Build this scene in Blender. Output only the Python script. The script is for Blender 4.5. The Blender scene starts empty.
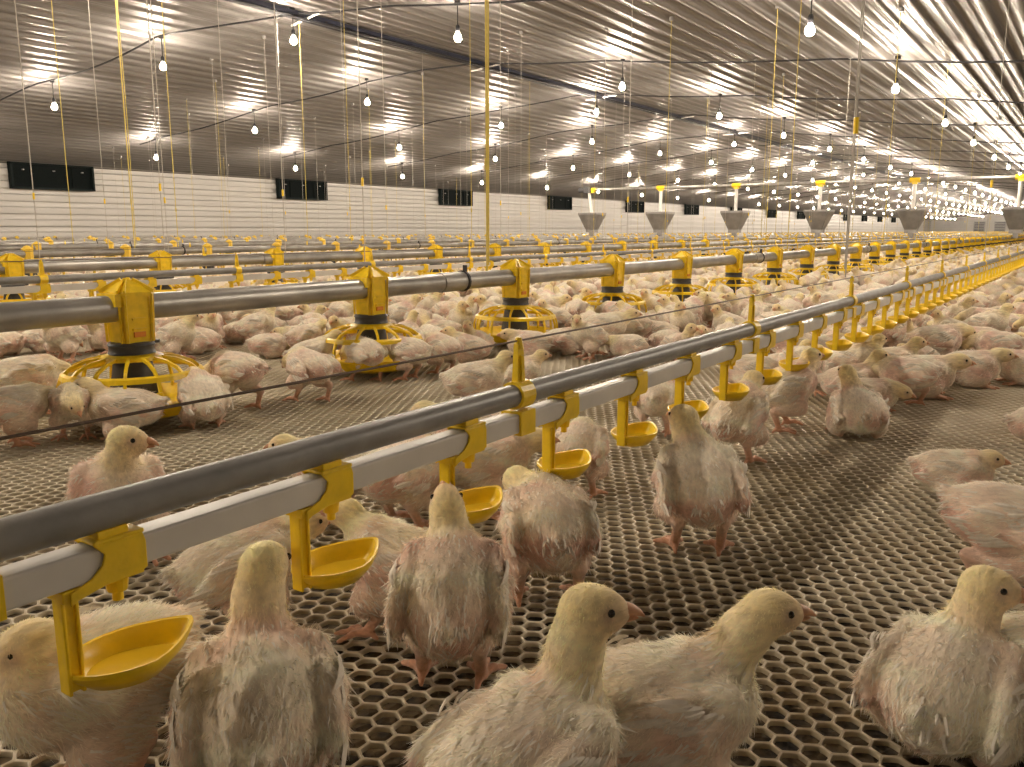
import bpy, math, random
import numpy as np
from mathutils import Vector, Matrix

# ------------------------------------------------------------------ camera, world, exposure
SC = bpy.context.scene
COL = SC.collection
FPX = 850.0                                   # focal length in pixels of a 1024 x 767 frame
CAM_Z = 0.445
cam_d = bpy.data.cameras.new('camera'); cam = bpy.data.objects.new('camera', cam_d); COL.objects.link(cam)
cam_d.sensor_fit = 'HORIZONTAL'; cam_d.sensor_width = 36.0; cam_d.lens = FPX / 1024 * 36.0
cam_d.clip_start = 0.02; cam_d.clip_end = 400
FWD = Vector((0.813, 0.554, -0.177)).normalized()
cam.location = (0, 0, CAM_Z)
cam.rotation_euler = FWD.to_track_quat('-Z', 'Y').to_euler()
SC.camera = cam
cam_d.dof.use_dof = False
RIGHT = FWD.cross(Vector((0, 0, 1))).normalized()
UPV = RIGHT.cross(FWD)

world = bpy.data.worlds.new('world'); SC.world = world
world.use_nodes = True
world.node_tree.nodes['Background'].inputs[0].default_value = (1.0, 0.8, 0.6, 1)
world.node_tree.nodes['Background'].inputs[1].default_value = 0.02
SC.view_settings.view_transform = 'Standard'
SC.view_settings.look = 'None'
SC.view_settings.gamma = 1.0
SC.view_settings.use_curve_mapping = False
SC.view_settings.exposure = 2.45
LAMP_STRENGTH = 240.0
LAMP_COLOUR = (1.0, 0.85, 0.68)
SC.cycles.use_light_tree = True
SC.cycles.max_bounces = 6
SC.cycles.diffuse_bounces = 3
SC.cycles.glossy_bounces = 3
SC.cycles.sample_clamp_indirect = 3.0

def ray(px, py):
    return (FWD + RIGHT * ((px - 512) / FPX) - UPV * ((py - 383.5) / FPX))
def on_floor(px, py, z=0.0):
    d = ray(px, py); t = (z - CAM_Z) / d.z
    return Vector((d.x * t, d.y * t, z))
def on_lateral(px, y):
    """X of the point where the sight line of column px (at the horizon) meets the plane Y = y"""
    d = ray(px, 240); return d.x * y / d.y

# building
RIDGE_Y, RIDGE_Z, SLOPE = 9.0, 3.33, 0.100
WALL_L, WALL_R, X0, X1 = 21.7, -3.8, -8.0, 146.0
def ceil_z(y): return RIDGE_Z - SLOPE * abs(y - RIDGE_Y)

# ------------------------------------------------------------------ materials
def nodes_mat(name):
    m = bpy.data.materials.new(name); m.use_nodes = True
    nt = m.node_tree; b = nt.nodes['Principled BSDF']
    return m, nt, b
def N(nt, t, **kw):
    n = nt.nodes.new(t)
    for k, v in kw.items(): setattr(n, k, v)
    return n
def plain(name, col, rough=0.5, metal=0.0, noise=0.12, nscale=40, bump=0.0, bscale=200, spec=0.5, **extra):
    m, nt, b = nodes_mat(name)
    tc = N(nt, 'ShaderNodeTexCoord'); nz = N(nt, 'ShaderNodeTexNoise'); nz.inputs['Scale'].default_value = nscale; nz.inputs['Detail'].default_value = 5
    nt.links.new(tc.outputs['Object'], nz.inputs['Vector'])
    r = N(nt, 'ShaderNodeValToRGB')
    r.color_ramp.elements[0].position = 0.3; r.color_ramp.elements[1].position = 0.7
    r.color_ramp.elements[0].color = tuple(c * (1 - noise) for c in col) + (1,)
    r.color_ramp.elements[1].color = tuple(min(1, c * (1 + noise)) for c in col) + (1,)
    nt.links.new(nz.outputs['Fac'], r.inputs['Fac']); nt.links.new(r.outputs['Color'], b.inputs['Base Color'])
    b.inputs['Roughness'].default_value = rough; b.inputs['Metallic'].default_value = metal
    b.inputs['Specular IOR Level'].default_value = spec
    if bump:
        n2 = N(nt, 'ShaderNodeTexNoise'); n2.inputs['Scale'].default_value = bscale
        nt.links.new(tc.outputs['Object'], n2.inputs['Vector'])
        bp = N(nt, 'ShaderNodeBump'); bp.inputs['Strength'].default_value = bump; bp.inputs['Distance'].default_value = 0.002
        nt.links.new(n2.outputs['Fac'], bp.inputs['Height']); nt.links.new(bp.outputs['Normal'], b.inputs['Normal'])
    for k, v in extra.items(): b.inputs[k.replace('_', ' ')].default_value = v
    return m

M = {}
M['yellow'] = plain('yellow_plastic', (0.90, 0.62, 0.015), 0.32, noise=0.10, nscale=60, bump=0.15)
M['yellow_far'] = plain('yellow_plastic_dusty', (0.82, 0.55, 0.05), 0.5, noise=0.1, nscale=20)
M['grey_pipe'] = plain('grey_plastic_pipe', (0.25, 0.245, 0.235), 0.38, noise=0.18, nscale=25, bump=0.1)
M['square_pipe'] = plain('pale_plastic_pipe', (0.66, 0.64, 0.60), 0.4, noise=0.08, nscale=18)
M['galv_pipe'] = plain('galvanised_tube', (0.34, 0.33, 0.31), 0.36, metal=0.55, noise=0.25, nscale=9, bump=0.15, bscale=60)
M['dark_grey'] = plain('dark_grey_plastic', (0.055, 0.055, 0.058), 0.5, noise=0.2, nscale=40)
M['black'] = plain('black_rubber', (0.018, 0.018, 0.022), 0.5)
M['navy'] = plain('dark_blue_duct', (0.02, 0.024, 0.045), 0.35, noise=0.3, nscale=6)
M['inlet'] = plain('dark_green_inlet', (0.010, 0.016, 0.016), 0.7, noise=0.3, spec=0.15)
M['flap'] = plain('black_inlet_flap', (0.006, 0.009, 0.009), 0.8, noise=0.3, spec=0.1)
M['hopper'] = plain('galvanised_hopper', (0.30, 0.29, 0.28), 0.45, metal=0.5, noise=0.15, nscale=5)
M['rope_white'] = plain('white_cord', (0.50, 0.47, 0.42), 0.8)
M['rope_yellow'] = plain('yellow_cord', (0.66, 0.52, 0.12), 0.8)
M['rope_brown'] = plain('steel_wire', (0.14, 0.10, 0.075), 0.5, metal=0.3)
M['white_part'] = plain('white_plastic', (0.8, 0.78, 0.74), 0.4)
M['orange'] = plain('orange_plate', (0.75, 0.25, 0.02), 0.4)
M['beak'] = plain('horn_beak', (0.66, 0.34, 0.19), 0.45, noise=0.2, nscale=90)
M['eye'] = plain('dark_eye', (0.012, 0.008, 0.006), 0.08)
M['wall'] = plain('white_sheet', (0.55, 0.53, 0.50), 0.42, noise=0.05, nscale=0.6)
M['end'] = plain('end_wall_sheet', (0.62, 0.60, 0.56), 0.5, noise=0.05)
M['water'] = plain('drinking_water', (0.80, 0.52, 0.03), 0.03, noise=0.02)

def ceiling_mat():
    m, nt, b = nodes_mat('galvanised_ceiling')
    tc = N(nt, 'ShaderNodeTexCoord'); mp = N(nt, 'ShaderNodeMapping'); mp.inputs['Scale'].default_value = (0.25, 2.2, 1)
    nt.links.new(tc.outputs['Object'], mp.inputs['Vector'])
    nz = N(nt, 'ShaderNodeTexNoise'); nz.inputs['Scale'].default_value = 1.4; nz.inputs['Detail'].default_value = 4
    nt.links.new(mp.outputs[0], nz.inputs['Vector'])
    r = N(nt, 'ShaderNodeValToRGB'); r.color_ramp.elements[0].position = 0.3; r.color_ramp.elements[1].position = 0.75
    r.color_ramp.elements[0].color = (0.20, 0.188, 0.18, 1); r.color_ramp.elements[1].color = (0.29, 0.275, 0.268, 1)
    nt.links.new(nz.outputs['Fac'], r.inputs['Fac']); nt.links.new(r.outputs['Color'], b.inputs['Base Color'])
    b.inputs['Metallic'].default_value = 0.42; b.inputs['Specular IOR Level'].default_value = 0.3
    r2 = N(nt, 'ShaderNodeMapRange'); r2.inputs[3].default_value = 0.36; r2.inputs[4].default_value = 0.50
    nt.links.new(nz.outputs['Fac'], r2.inputs[0]); nt.links.new(r2.outputs[0], b.inputs['Roughness'])
    w = N(nt, 'ShaderNodeTexNoise'); w.inputs['Scale'].default_value = 0.9; w.inputs['Detail'].default_value = 1
    mp2 = N(nt, 'ShaderNodeMapping'); mp2.inputs['Scale'].default_value = (1.6, 6, 1)
    nt.links.new(tc.outputs['Object'], mp2.inputs['Vector']); nt.links.new(mp2.outputs[0], w.inputs['Vector'])
    bp = N(nt, 'ShaderNodeBump'); bp.inputs['Strength'].default_value = 0.25; bp.inputs['Distance'].default_value = 0.03
    nt.links.new(w.outputs['Fac'], bp.inputs['Height']); nt.links.new(bp.outputs['Normal'], b.inputs['Normal'])
    return m
M['ceiling'] = ceiling_mat()

PITCH = 0.0245
def slat_far_mat():
    """the same hexagonal grid as the modelled slats, as a pattern"""
    m, nt, b = nodes_mat('hexagon_slat_pattern')
    L = nt.links
    def vm(op, *ins):
        n = N(nt, 'ShaderNodeVectorMath', operation=op)
        for i, v in enumerate(ins):
            if isinstance(v, tuple): n.inputs[i].default_value = v
            elif v is not None: L.new(v, n.inputs[i])
        return n
    def mt(op, *ins):
        n = N(nt, 'ShaderNodeMath', operation=op)
        for i, v in enumerate(ins):
            if isinstance(v, (int, float)): n.inputs[i].default_value = v
            else: L.new(v, n.inputs[i])
        return n.outputs[0]
    tc = N(nt, 'ShaderNodeTexCoord'); P = tc.outputs['Object']
    rx, ry = 2 * 0.8660254 * PITCH, PITCH
    big = (rx * 8000, ry * 8000, 0)
    def cell(off):
        a = vm('ADD', P, (big[0] + off[0], big[1] + off[1], 0)).outputs[0]
        md = vm('MODULO', a, (rx, ry, 1000)).outputs[0]
        sb = vm('SUBTRACT', md, (rx / 2, ry / 2, 0)).outputs[0]
        return vm('MULTIPLY', sb, (1, 1, 0)).outputs[0]
    a, c = cell((rx / 2, ry / 2)), cell((0, 0))
    la, lc = vm('LENGTH', a).outputs['Value'], vm('LENGTH', c).outputs['Value']
    sel = mt('LESS_THAN', la, lc)
    mx = N(nt, 'ShaderNodeMix', data_type='VECTOR'); L.new(sel, mx.inputs[0]); L.new(c, mx.inputs[4]); L.new(a, mx.inputs[5])
    ab = vm('ABSOLUTE', mx.outputs[1]).outputs[0]
    d1 = vm('DOT_PRODUCT', ab, (0, 1, 0)).outputs['Value']
    d2 = vm('DOT_PRODUCT', ab, (0.8660254, 0.5, 0)).outputs['Value']
    d = mt('MAXIMUM', d1, d2)
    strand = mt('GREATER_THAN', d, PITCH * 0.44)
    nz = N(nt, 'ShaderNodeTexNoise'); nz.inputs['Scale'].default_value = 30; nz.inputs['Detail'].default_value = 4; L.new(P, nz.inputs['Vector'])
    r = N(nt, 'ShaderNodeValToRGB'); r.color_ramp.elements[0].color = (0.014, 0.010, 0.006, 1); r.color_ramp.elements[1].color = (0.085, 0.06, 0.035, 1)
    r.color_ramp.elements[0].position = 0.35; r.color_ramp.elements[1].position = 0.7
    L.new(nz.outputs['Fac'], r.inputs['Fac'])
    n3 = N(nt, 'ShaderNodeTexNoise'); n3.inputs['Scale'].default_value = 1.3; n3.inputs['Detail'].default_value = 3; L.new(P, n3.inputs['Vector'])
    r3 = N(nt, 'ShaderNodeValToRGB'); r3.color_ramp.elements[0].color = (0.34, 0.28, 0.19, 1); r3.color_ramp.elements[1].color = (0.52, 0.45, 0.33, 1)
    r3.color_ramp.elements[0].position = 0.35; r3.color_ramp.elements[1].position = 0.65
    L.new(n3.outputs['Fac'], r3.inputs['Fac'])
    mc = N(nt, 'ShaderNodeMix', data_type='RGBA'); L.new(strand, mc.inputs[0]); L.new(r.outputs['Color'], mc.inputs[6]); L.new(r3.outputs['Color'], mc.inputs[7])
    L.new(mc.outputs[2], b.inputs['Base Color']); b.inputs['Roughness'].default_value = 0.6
    return m
M['slat_far'] = slat_far_mat()
def slat_mat():
    m, nt, b = nodes_mat('cream_plastic_slat')
    tc = N(nt, 'ShaderNodeTexCoord')
    n1 = N(nt, 'ShaderNodeTexNoise'); n1.inputs['Scale'].default_value = 3.0; n1.inputs['Detail'].default_value = 6
    nt.links.new(tc.outputs['Object'], n1.inputs['Vector'])
    r = N(nt, 'ShaderNodeValToRGB')
    r.color_ramp.elements[0].color = (0.40, 0.32, 0.20, 1); r.color_ramp.elements[1].color = (0.68, 0.60, 0.45, 1)
    r.color_ramp.elements[0].position = 0.34; r.color_ramp.elements[1].position = 0.60
    nt.links.new(n1.outputs['Fac'], r.inputs['Fac']); nt.links.new(r.outputs['Color'], b.inputs['Base Color'])
    b.inputs['Roughness'].default_value = 0.45
    return m
M['slat'] = slat_mat()
def litter_mat():
    m, nt, b = nodes_mat('brown_litter')
    tc = N(nt, 'ShaderNodeTexCoord')
    n1 = N(nt, 'ShaderNodeTexVoronoi'); n1.inputs['Scale'].default_value = 60
    n2 = N(nt, 'ShaderNodeTexNoise'); n2.inputs['Scale'].default_value = 35; n2.inputs['Detail'].default_value = 6
    nt.links.new(tc.outputs['Object'], n1.inputs['Vector']); nt.links.new(tc.outputs['Object'], n2.inputs['Vector'])
    r = N(nt, 'ShaderNodeValToRGB')
    r.color_ramp.elements[0].color = (0.012, 0.008, 0.004, 1); r.color_ramp.elements[1].color = (0.17, 0.115, 0.055, 1)
    r.color_ramp.elements[0].position = 0.36; r.color_ramp.elements[1].position = 0.68
    nt.links.new(n2.outputs['Fac'], r.inputs['Fac']); nt.links.new(r.outputs['Color'], b.inputs['Base Color'])
    bp = N(nt, 'ShaderNodeBump'); bp.inputs['Strength'].default_value = 0.9; bp.inputs['Distance'].default_value = 0.008
    nt.links.new(n1.outputs['Distance'], bp.inputs['Height']); nt.links.new(bp.outputs['Normal'], b.inputs['Normal'])
    b.inputs['Roughness'].default_value = 0.8
    return m
M['litter'] = litter_mat()
def bird_mat():
    m, nt, b = nodes_mat('chick_skin_and_down')
    at = N(nt, 'ShaderNodeAttribute', attribute_name='Col')
    tc = N(nt, 'ShaderNodeTexCoord'); mp = N(nt, 'ShaderNodeMapping'); mp.inputs['Scale'].default_value = (60, 190, 190)
    nt.links.new(tc.outputs['Object'], mp.inputs['Vector'])
    nz = N(nt, 'ShaderNodeTexNoise'); nz.inputs['Scale'].default_value = 1.0; nz.inputs['Detail'].default_value = 4
    nt.links.new(mp.outputs[0], nz.inputs['Vector'])
    mr = N(nt, 'ShaderNodeMapRange'); mr.inputs[1].default_value = 0.3; mr.inputs[2].default_value = 0.7; mr.inputs[3].default_value = 0.82; mr.inputs[4].default_value = 1.12
    nt.links.new(nz.outputs['Fac'], mr.inputs[0])
    vm = N(nt, 'ShaderNodeVectorMath', operation='SCALE'); nt.links.new(at.outputs['Color'], vm.inputs[0]); nt.links.new(mr.outputs[0], vm.inputs['Scale'])
    nt.links.new(vm.outputs[0], b.inputs['Base Color'])
    b.inputs['Roughness'].default_value = 0.85; b.inputs['Specular IOR Level'].default_value = 0.15
    b.inputs['Sheen Weight'].default_value = 0.25; b.inputs['Sheen Roughness'].default_value = 0.6
    b.inputs['Subsurface Weight'].default_value = 0.0
    bp = N(nt, 'ShaderNodeBump'); bp.inputs['Strength'].default_value = 0.7; bp.inputs['Distance'].default_value = 0.003
    nt.links.new(nz.outputs['Fac'], bp.inputs['Height']); nt.links.new(bp.outputs['Normal'], b.inputs['Normal'])
    return m
M['bird'] = bird_mat()
def feather_mat():
    m, nt, b = nodes_mat('white_feather')
    b.inputs['Base Color'].default_value = (0.86, 0.80, 0.70, 1)
    b.inputs['Roughness'].default_value = 0.6; b.inputs['Specular IOR Level'].default_value = 0.2
    tc = N(nt, 'ShaderNodeTexCoord'); nz = N(nt, 'ShaderNodeTexNoise'); nz.inputs['Scale'].default_value = 150
    nt.links.new(tc.outputs['Object'], nz.inputs['Vector'])
    r = N(nt, 'ShaderNodeValToRGB'); r.color_ramp.elements[0].color = (0.72, 0.64, 0.53, 1); r.color_ramp.elements[1].color = (0.92, 0.88, 0.80, 1)
    nt.links.new(nz.outputs['Fac'], r.inputs['Fac']); nt.links.new(r.outputs['Color'], b.inputs['Base Color'])
    return m
M['feather'] = feather_mat()
def down_mat():
    m, nt, b = nodes_mat('fluffy_down')
    at = N(nt, 'ShaderNodeAttribute', attribute_name='Col')
    nt.links.new(at.outputs['Color'], b.inputs['Base Color'])
    b.inputs['Roughness'].default_value = 0.9; b.inputs['Specular IOR Level'].default_value = 0.1
    tr = N(nt, 'ShaderNodeBsdfTranslucent'); nt.links.new(at.outputs['Color'], tr.inputs['Color'])
    mx = N(nt, 'ShaderNodeMixShader'); mx.inputs[0].default_value = 0.35
    nt.links.new(b.outputs[0], mx.inputs[1]); nt.links.new(tr.outputs[0], mx.inputs[2])
    nt.links.new(mx.outputs[0], nt.nodes['Material Output'].inputs['Surface'])
    return m
M['down'] = down_mat()
def bulb_mat():
    m = bpy.data.materials.new('glowing_bulb'); m.use_nodes = True; nt = m.node_tree
    nt.nodes.remove(nt.nodes['Principled BSDF'])
    e = N(nt, 'ShaderNodeEmission'); e.inputs[0].default_value = LAMP_COLOUR + (1,); e.inputs[1].default_value = LAMP_STRENGTH
    nt.links.new(e.outputs[0], nt.nodes['Material Output'].inputs['Surface'])
    return m
M['bulb'] = bulb_mat()

# ------------------------------------------------------------------ mesh helpers
class MB:
    """collects shapes and links them as one mesh object"""
    def __init__(s): s.v = []; s.f = []; s.mi = []; s.n = 0
    def add(s, v, f, mi=0):
        v = np.asarray(v, float).reshape(-1, 3)
        s.v.append(v); s.f += [tuple(i + s.n for i in q) for q in f]; s.mi += [mi] * len(f); s.n += len(v); return s
    def box(s, c, d, mi=0, rz=0.0):
        x, y, z = [q / 2 for q in d]
        v = np.array([(a, b_, e) for a in (-x, x) for b_ in (-y, y) for e in (-z, z)], float)
        if rz: co, si = math.cos(rz), math.sin(rz); v = np.stack([v[:, 0] * co - v[:, 1] * si, v[:, 0] * si + v[:, 1] * co, v[:, 2]], 1)
        return s.add(v + np.array(c), [(0, 1, 3, 2), (4, 6, 7, 5), (0, 4, 5, 1), (2, 3, 7, 6), (0, 2, 6, 4), (1, 5, 7, 3)], mi)
    def tube(s, pts, r, n=10, mi=0, cap=True):
        pts = [Vector(p) for p in pts]; k = len(pts)
        rs = r if isinstance(r, (list, tuple)) else [r] * k
        v = []; up = None
        for i, p in enumerate(pts):
            t = (pts[min(i + 1, k - 1)] - pts[max(i - 1, 0)]).normalized()
            if up is None: up = Vector((0, 0, 1)) if abs(t.z) < 0.9 else Vector((1, 0, 0))
            a = t.cross(up).normalized(); b_ = a.cross(t); up = b_
            for j in range(n):
                w = 2 * math.pi * j / n; v.append(p + a * (rs[i] * math.cos(w)) + b_ * (rs[i] * math.sin(w)))
        f = [(i * n + j, i * n + (j + 1) % n, (i + 1) * n + (j + 1) % n, (i + 1) * n + j) for i in range(k - 1) for j in range(n)]
        if cap: f += [tuple(range(n - 1, -1, -1)), tuple((k - 1) * n + j for j in range(n))]
        return s.add([tuple(q) for q in v], f, mi)
    def lathe(s, prof, c=(0, 0, 0), n=32, mi=0):
        v = []
        for r, z in prof:
            for j in range(n):
                w = 2 * math.pi * j / n; v.append((c[0] + r * math.cos(w), c[1] + r * math.sin(w), c[2] + z))
        k = len(prof)
        f = [(i * n + j, i * n + (j + 1) % n, (i + 1) * n + (j + 1) % n, (i + 1) * n + j) for i in range(k - 1) for j in range(n)]
        return s.add(v, f, mi)
    def bar(s, a, b_, w, h, mi=0):
        """flat bar from a to b_"""
        a, b_ = Vector(a), Vector(b_); t = (b_ - a).normalized()
        side = t.cross(Vector((0, 0, 1)));  side = side.normalized() if side.length > 1e-3 else Vector((0, 1, 0))
        up = side.cross(t); v = []
        for p in (a, b_):
            for q, r in ((-1, -1), (1, -1), (1, 1), (-1, 1)): v.append(tuple(p + side * (q * w / 2) + up * (r * h / 2)))
        return s.add(v, [(3, 2, 1, 0), (4, 5, 6, 7), (0, 1, 5, 4), (1, 2, 6, 5), (2, 3, 7, 6), (3, 0, 4, 7)], mi)
    def mesh(s, name, mats, smooth=False, bevel=0):
        me = bpy.data.meshes.new(name)
        v = np.concatenate(s.v) if s.v else np.zeros((0, 3))
        me.from_pydata(v.tolist(), [], s.f)
        for m in (mats if isinstance(mats, (list, tuple)) else [mats]): me.materials.append(m)
        me.polygons.foreach_set('material_index', s.mi)
        if smooth:
            me.polygons.foreach_set('use_smooth', [True] * len(me.polygons))
            me.update(); me.set_sharp_from_angle(angle=math.radians(40))
        me.update(); return me
    def build(s, name, mats, parent=None, smooth=True, loc=(0, 0, 0), bevel=0):
        o = link(name, s.mesh(name, mats, smooth), parent, loc)
        if bevel:
            md = o.modifiers.new('bevel', 'BEVEL'); md.width = bevel; md.segments = 2; md.limit_method = 'ANGLE'
        return o
def link(name, me, parent=None, loc=(0, 0, 0)):
    o = bpy.data.objects.new(name, me); COL.objects.link(o); o.location = loc
    if parent is not None: o.parent = parent
    return o
def tag(o, label=None, cat=None, group=None, kind=None):
    if label: o['label'] = label
    if cat: o['category'] = cat
    if group: o['group'] = group
    if kind: o['kind'] = kind
    return o
def thing(name, label, cat, loc=(0, 0, 0), rz=0.0, group=None):
    o = bpy.data.objects.new(name, None); COL.objects.link(o); o.location = loc; o.rotation_euler = (0, 0, rz); o.empty_display_size = 0.05
    return tag(o, label, cat, group)
def struct(o): o['kind'] = 'structure'; return o
def fast_mesh(name, V, Q, mats, smooth=True, mi=None, col=None):
    """mesh from numpy arrays: V (n,3), Q (m,k) all faces with k corners"""
    me = bpy.data.meshes.new(name); k = Q.shape[1]
    me.vertices.add(len(V)); me.vertices.foreach_set('co', V.astype(np.float32).ravel())
    me.loops.add(Q.size); me.loops.foreach_set('vertex_index', Q.astype(np.int32).ravel())
    me.polygons.add(len(Q)); me.polygons.foreach_set('loop_start', np.arange(0, Q.size, k, dtype=np.int32))
    me.polygons.foreach_set('loop_total', np.full(len(Q), k, dtype=np.int32))
    for m in (mats if isinstance(mats, (list, tuple)) else [mats]): me.materials.append(m)
    if mi is not None: me.polygons.foreach_set('material_index', mi.astype(np.int32))
    me.polygons.foreach_set('use_smooth', np.full(len(Q), smooth))
    me.update(calc_edges=True)
    if col is not None:
        a = me.color_attributes.new('Col', 'FLOAT_COLOR', 'POINT')
        a.data.foreach_set('color', np.concatenate([col, np.ones((len(col), 1))], 1).astype(np.float32).ravel())
    return me
ORD = ['nearest', 'second', 'third', 'fourth', 'fifth', 'sixth', 'seventh', 'eighth', 'ninth', 'tenth', 'eleventh', 'twelfth', 'thirteenth', 'fourteenth', 'fifteenth', 'sixteenth', 'seventeenth', 'eighteenth', 'nineteenth', 'twentieth']
def nth(i): return 'first' if i == 0 else ORD[i]

# ------------------------------------------------------------------ the building
def corrugation(y0, y1, step=0.30, h=0.035):
    """(y, dz) points of a trapezoid-ribbed sheet with rounded shoulders; a small stiffening rib between"""
    prof = [(0.0, 0), (0.055, 0), (0.072, .35), (0.085, .85), (0.10, 1), (0.14, 1), (0.155, .85), (0.168, .35), (0.185, 0), (0.225, 0), (0.235, .18), (0.255, .18), (0.265, 0)]
    out = []; n = int(math.ceil(abs(y1 - y0) / step)); sg = 1 if y1 > y0 else -1
    for i in range(n):
        for a, b_ in prof:
            y = y0 + sg * (i * step + a * step / 0.30)
            if (y1 - y) * sg < 0: break
            out.append((y, -b_ * h))
    out.append((y1, 0)); return out
def sheet_ceiling():
    mb = MB(); prof = corrugation(WALL_R, RIDGE_Y) + corrugation(RIDGE_Y, WALL_L)[1:]
    xs = [X0 + (X1 - X0) * i / 26 for i in range(27)]
    v = [(x, y, ceil_z(y) + dz) for x in xs for y, dz in prof]; k = len(prof)
    f = [(i * k + j, i * k + j + 1, (i + 1) * k + j + 1, (i + 1) * k + j) for i in range(len(xs) - 1) for j in range(k - 1)]
    mb.add(v, f); top = len(v)
    v2 = [(x, y, z + 0.12) for x in (X0, X1) for y, z in ((WALL_R, ceil_z(WALL_R)), (RIDGE_Y, RIDGE_Z), (WALL_L, ceil_z(WALL_L)))]
    mb.add(v2, [(0, 1, 4, 3), (1, 2, 5, 4)])
    return struct(mb.build('ceiling', M['ceiling']))
sheet_ceiling()
def sheet_wall(name, y, inward):
    mb = MB(); zt = ceil_z(y) + 0.02; prof = [(z0 + dz, -d) for z0 in [0.30 * i - 0.05 for i in range(8)] for dz, d in ((0.0, 0.085), (0.02, 0.09), (0.14, 0.085), (0.175, 0.05), (0.180, 0.0), (0.297, 0.0)) if z0 + dz < zt]
    prof = [(z, d) for z, d in prof]
    k = len(prof); xs = [X0, X1]
    v = [(x, y + inward * (-d), z) for x in xs for z, d in prof]
    f = [(j, j + 1, k + j + 1, k + j) for j in range(k - 1)]
    mb.add(v, f); mb.box(((X0 + X1) / 2, y - inward * 0.06, zt / 2), (X1 - X0, 0.1, zt))
    return struct(mb.build(name, M['wall']))
sheet_wall('wall_left', WALL_L, -1)
sheet_wall('wall_right', WALL_R, 1)
def gable(name, x, t):
    mb = MB(); pts = [(WALL_R, -0.05), (WALL_L, -0.05), (WALL_L, ceil_z(WALL_L)), (RIDGE_Y, RIDGE_Z), (WALL_R, ceil_z(WALL_R))]
    v = [(x, a, b_) for a, b_ in pts] + [(x + t, a, b_) for a, b_ in pts]
    mb.add(v, [(0, 1, 2, 3, 4), (9, 8, 7, 6, 5)] + [(i, (i + 1) % 5, 5 + (i + 1) % 5, 5 + i) for i in range(5)])
    return struct(mb.build(name, M['end'], smooth=False))
gable('wall_far', X1, 0.15); gable('wall_near', X0 - 0.15, 0.15)

def hex_floor():
    T = 0.25
    # tiles inside the near field of view hold modelled hexagons, the others carry the pattern
    gx = np.arange(math.floor(X0 / T), math.ceil(12 / T)); gy = np.arange(math.floor(WALL_R / T), math.ceil(8 / T))
    near = set()
    f2 = Vector((FWD.x, FWD.y)).normalized(); r2 = Vector((RIGHT.x, RIGHT.y)).normalized()
    for i in gx:
        for j in gy:
            c = Vector(((i + .5) * T, (j + .5) * T)); a = c.dot(f2); l = c.dot(r2)
            if 0.2 < a < 5.6 and abs(l) < 0.66 * a + 0.6: near.add((int(i), int(j)))
    col = 0.8660254 * PITCH
    nx = np.arange(int(X0 / col), int(12 / col)); ny = np.arange(int(WALL_R / PITCH), int(8 / PITCH))
    cx, cy = np.meshgrid(nx, ny, indexing='ij')
    X = cx * col; Y = cy * PITCH + np.where(cx % 2 == 0, 0, PITCH / 2)
    ti, tj = np.floor(X / T).astype(int), np.floor(Y / T).astype(int)
    mask = np.zeros(X.shape, bool)
    off = 4000; S = np.zeros((9000, 9000), bool)
    for a, b_ in near: S[a + off, b_ + off] = True
    mask = S[ti + off, tj + off]
    C = np.stack([X[mask], Y[mask]], 1)
    # hexagon corners at 0,60,.. degrees (flat sides face +-Y)
    R = PITCH / math.sqrt(3)
    ang = np.radians(np.arange(12) * 30)
    rad = np.where(np.arange(12) % 2 == 0, R, R * math.cos(math.pi / 6))
    outer = np.stack([rad * np.cos(ang), rad * np.sin(ang)], 1)
    hr = np.where(np.arange(12) % 2 == 0, R * 0.845, R * 0.775)
    inner = np.stack([hr * np.cos(ang), hr * np.sin(ang)], 1)
    rng = np.random.default_rng(3)
    n = len(C)
    def ring(o, z): return np.concatenate([C[:, None, :] + o[None], np.full((n, 12, 1), z)], 2)
    V = np.concatenate([ring(outer, -0.0008), ring((outer + inner) / 2, 0.0), ring(inner, -0.0012), ring(inner * 1.05, -0.006)], 1)  # n,48,3
    k = np.arange(12); k2 = (k + 1) % 12
    q = np.concatenate([np.stack([k + 12 * a, k2 + 12 * a, k2 + 12 * (a + 1), k + 12 * (a + 1)], 1) for a in range(3)])
    Q = (q[None] + (np.arange(n) * 48)[:, None, None]).reshape(-1, 4)
    V = V.reshape(-1, 3)
    print('hexagon cells', n)
    mi = np.zeros(len(Q))
    # pattern tiles (quads) around, litter bed below
    tv, tq = [], []
    def quad(x0, x1, y0, y1, z): b0 = len(tv); tv.extend([(x0, y0, z), (x1, y0, z), (x1, y1, z), (x0, y1, z)]); tq.append((b0, b0 + 1, b0 + 2, b0 + 3))
    for i in gx:
        js = [int(j) for j in gy if (int(i), int(j)) not in near]
        run = []
        for j in js + [None]:
            if run and (j is None or j != run[-1] + 1):
                quad(i * T, (i + 1) * T, run[0] * T, (run[-1] + 1) * T, -0.0012); run = []
            if j is not None: run.append(j)
    ytop = (int(gy[-1]) + 1) * T; xr = (int(gx[-1]) + 1) * T
    quad(X0, xr, ytop, WALL_L, -0.0012); quad(xr, X1, gy[0] * T, WALL_L, -0.0012)
    nt_ = len(tq)
    quad(X0, 13, WALL_R, 9, -0.020)
    quad(X0, X1, WALL_R, WALL_L, -0.08)
    TV, TQ = np.array(tv), np.array(tq) + len(V)
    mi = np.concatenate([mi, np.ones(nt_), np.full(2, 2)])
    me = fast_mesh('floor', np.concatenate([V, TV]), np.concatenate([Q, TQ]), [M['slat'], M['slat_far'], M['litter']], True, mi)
    struct(link('floor', me))
hex_floor()

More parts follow.
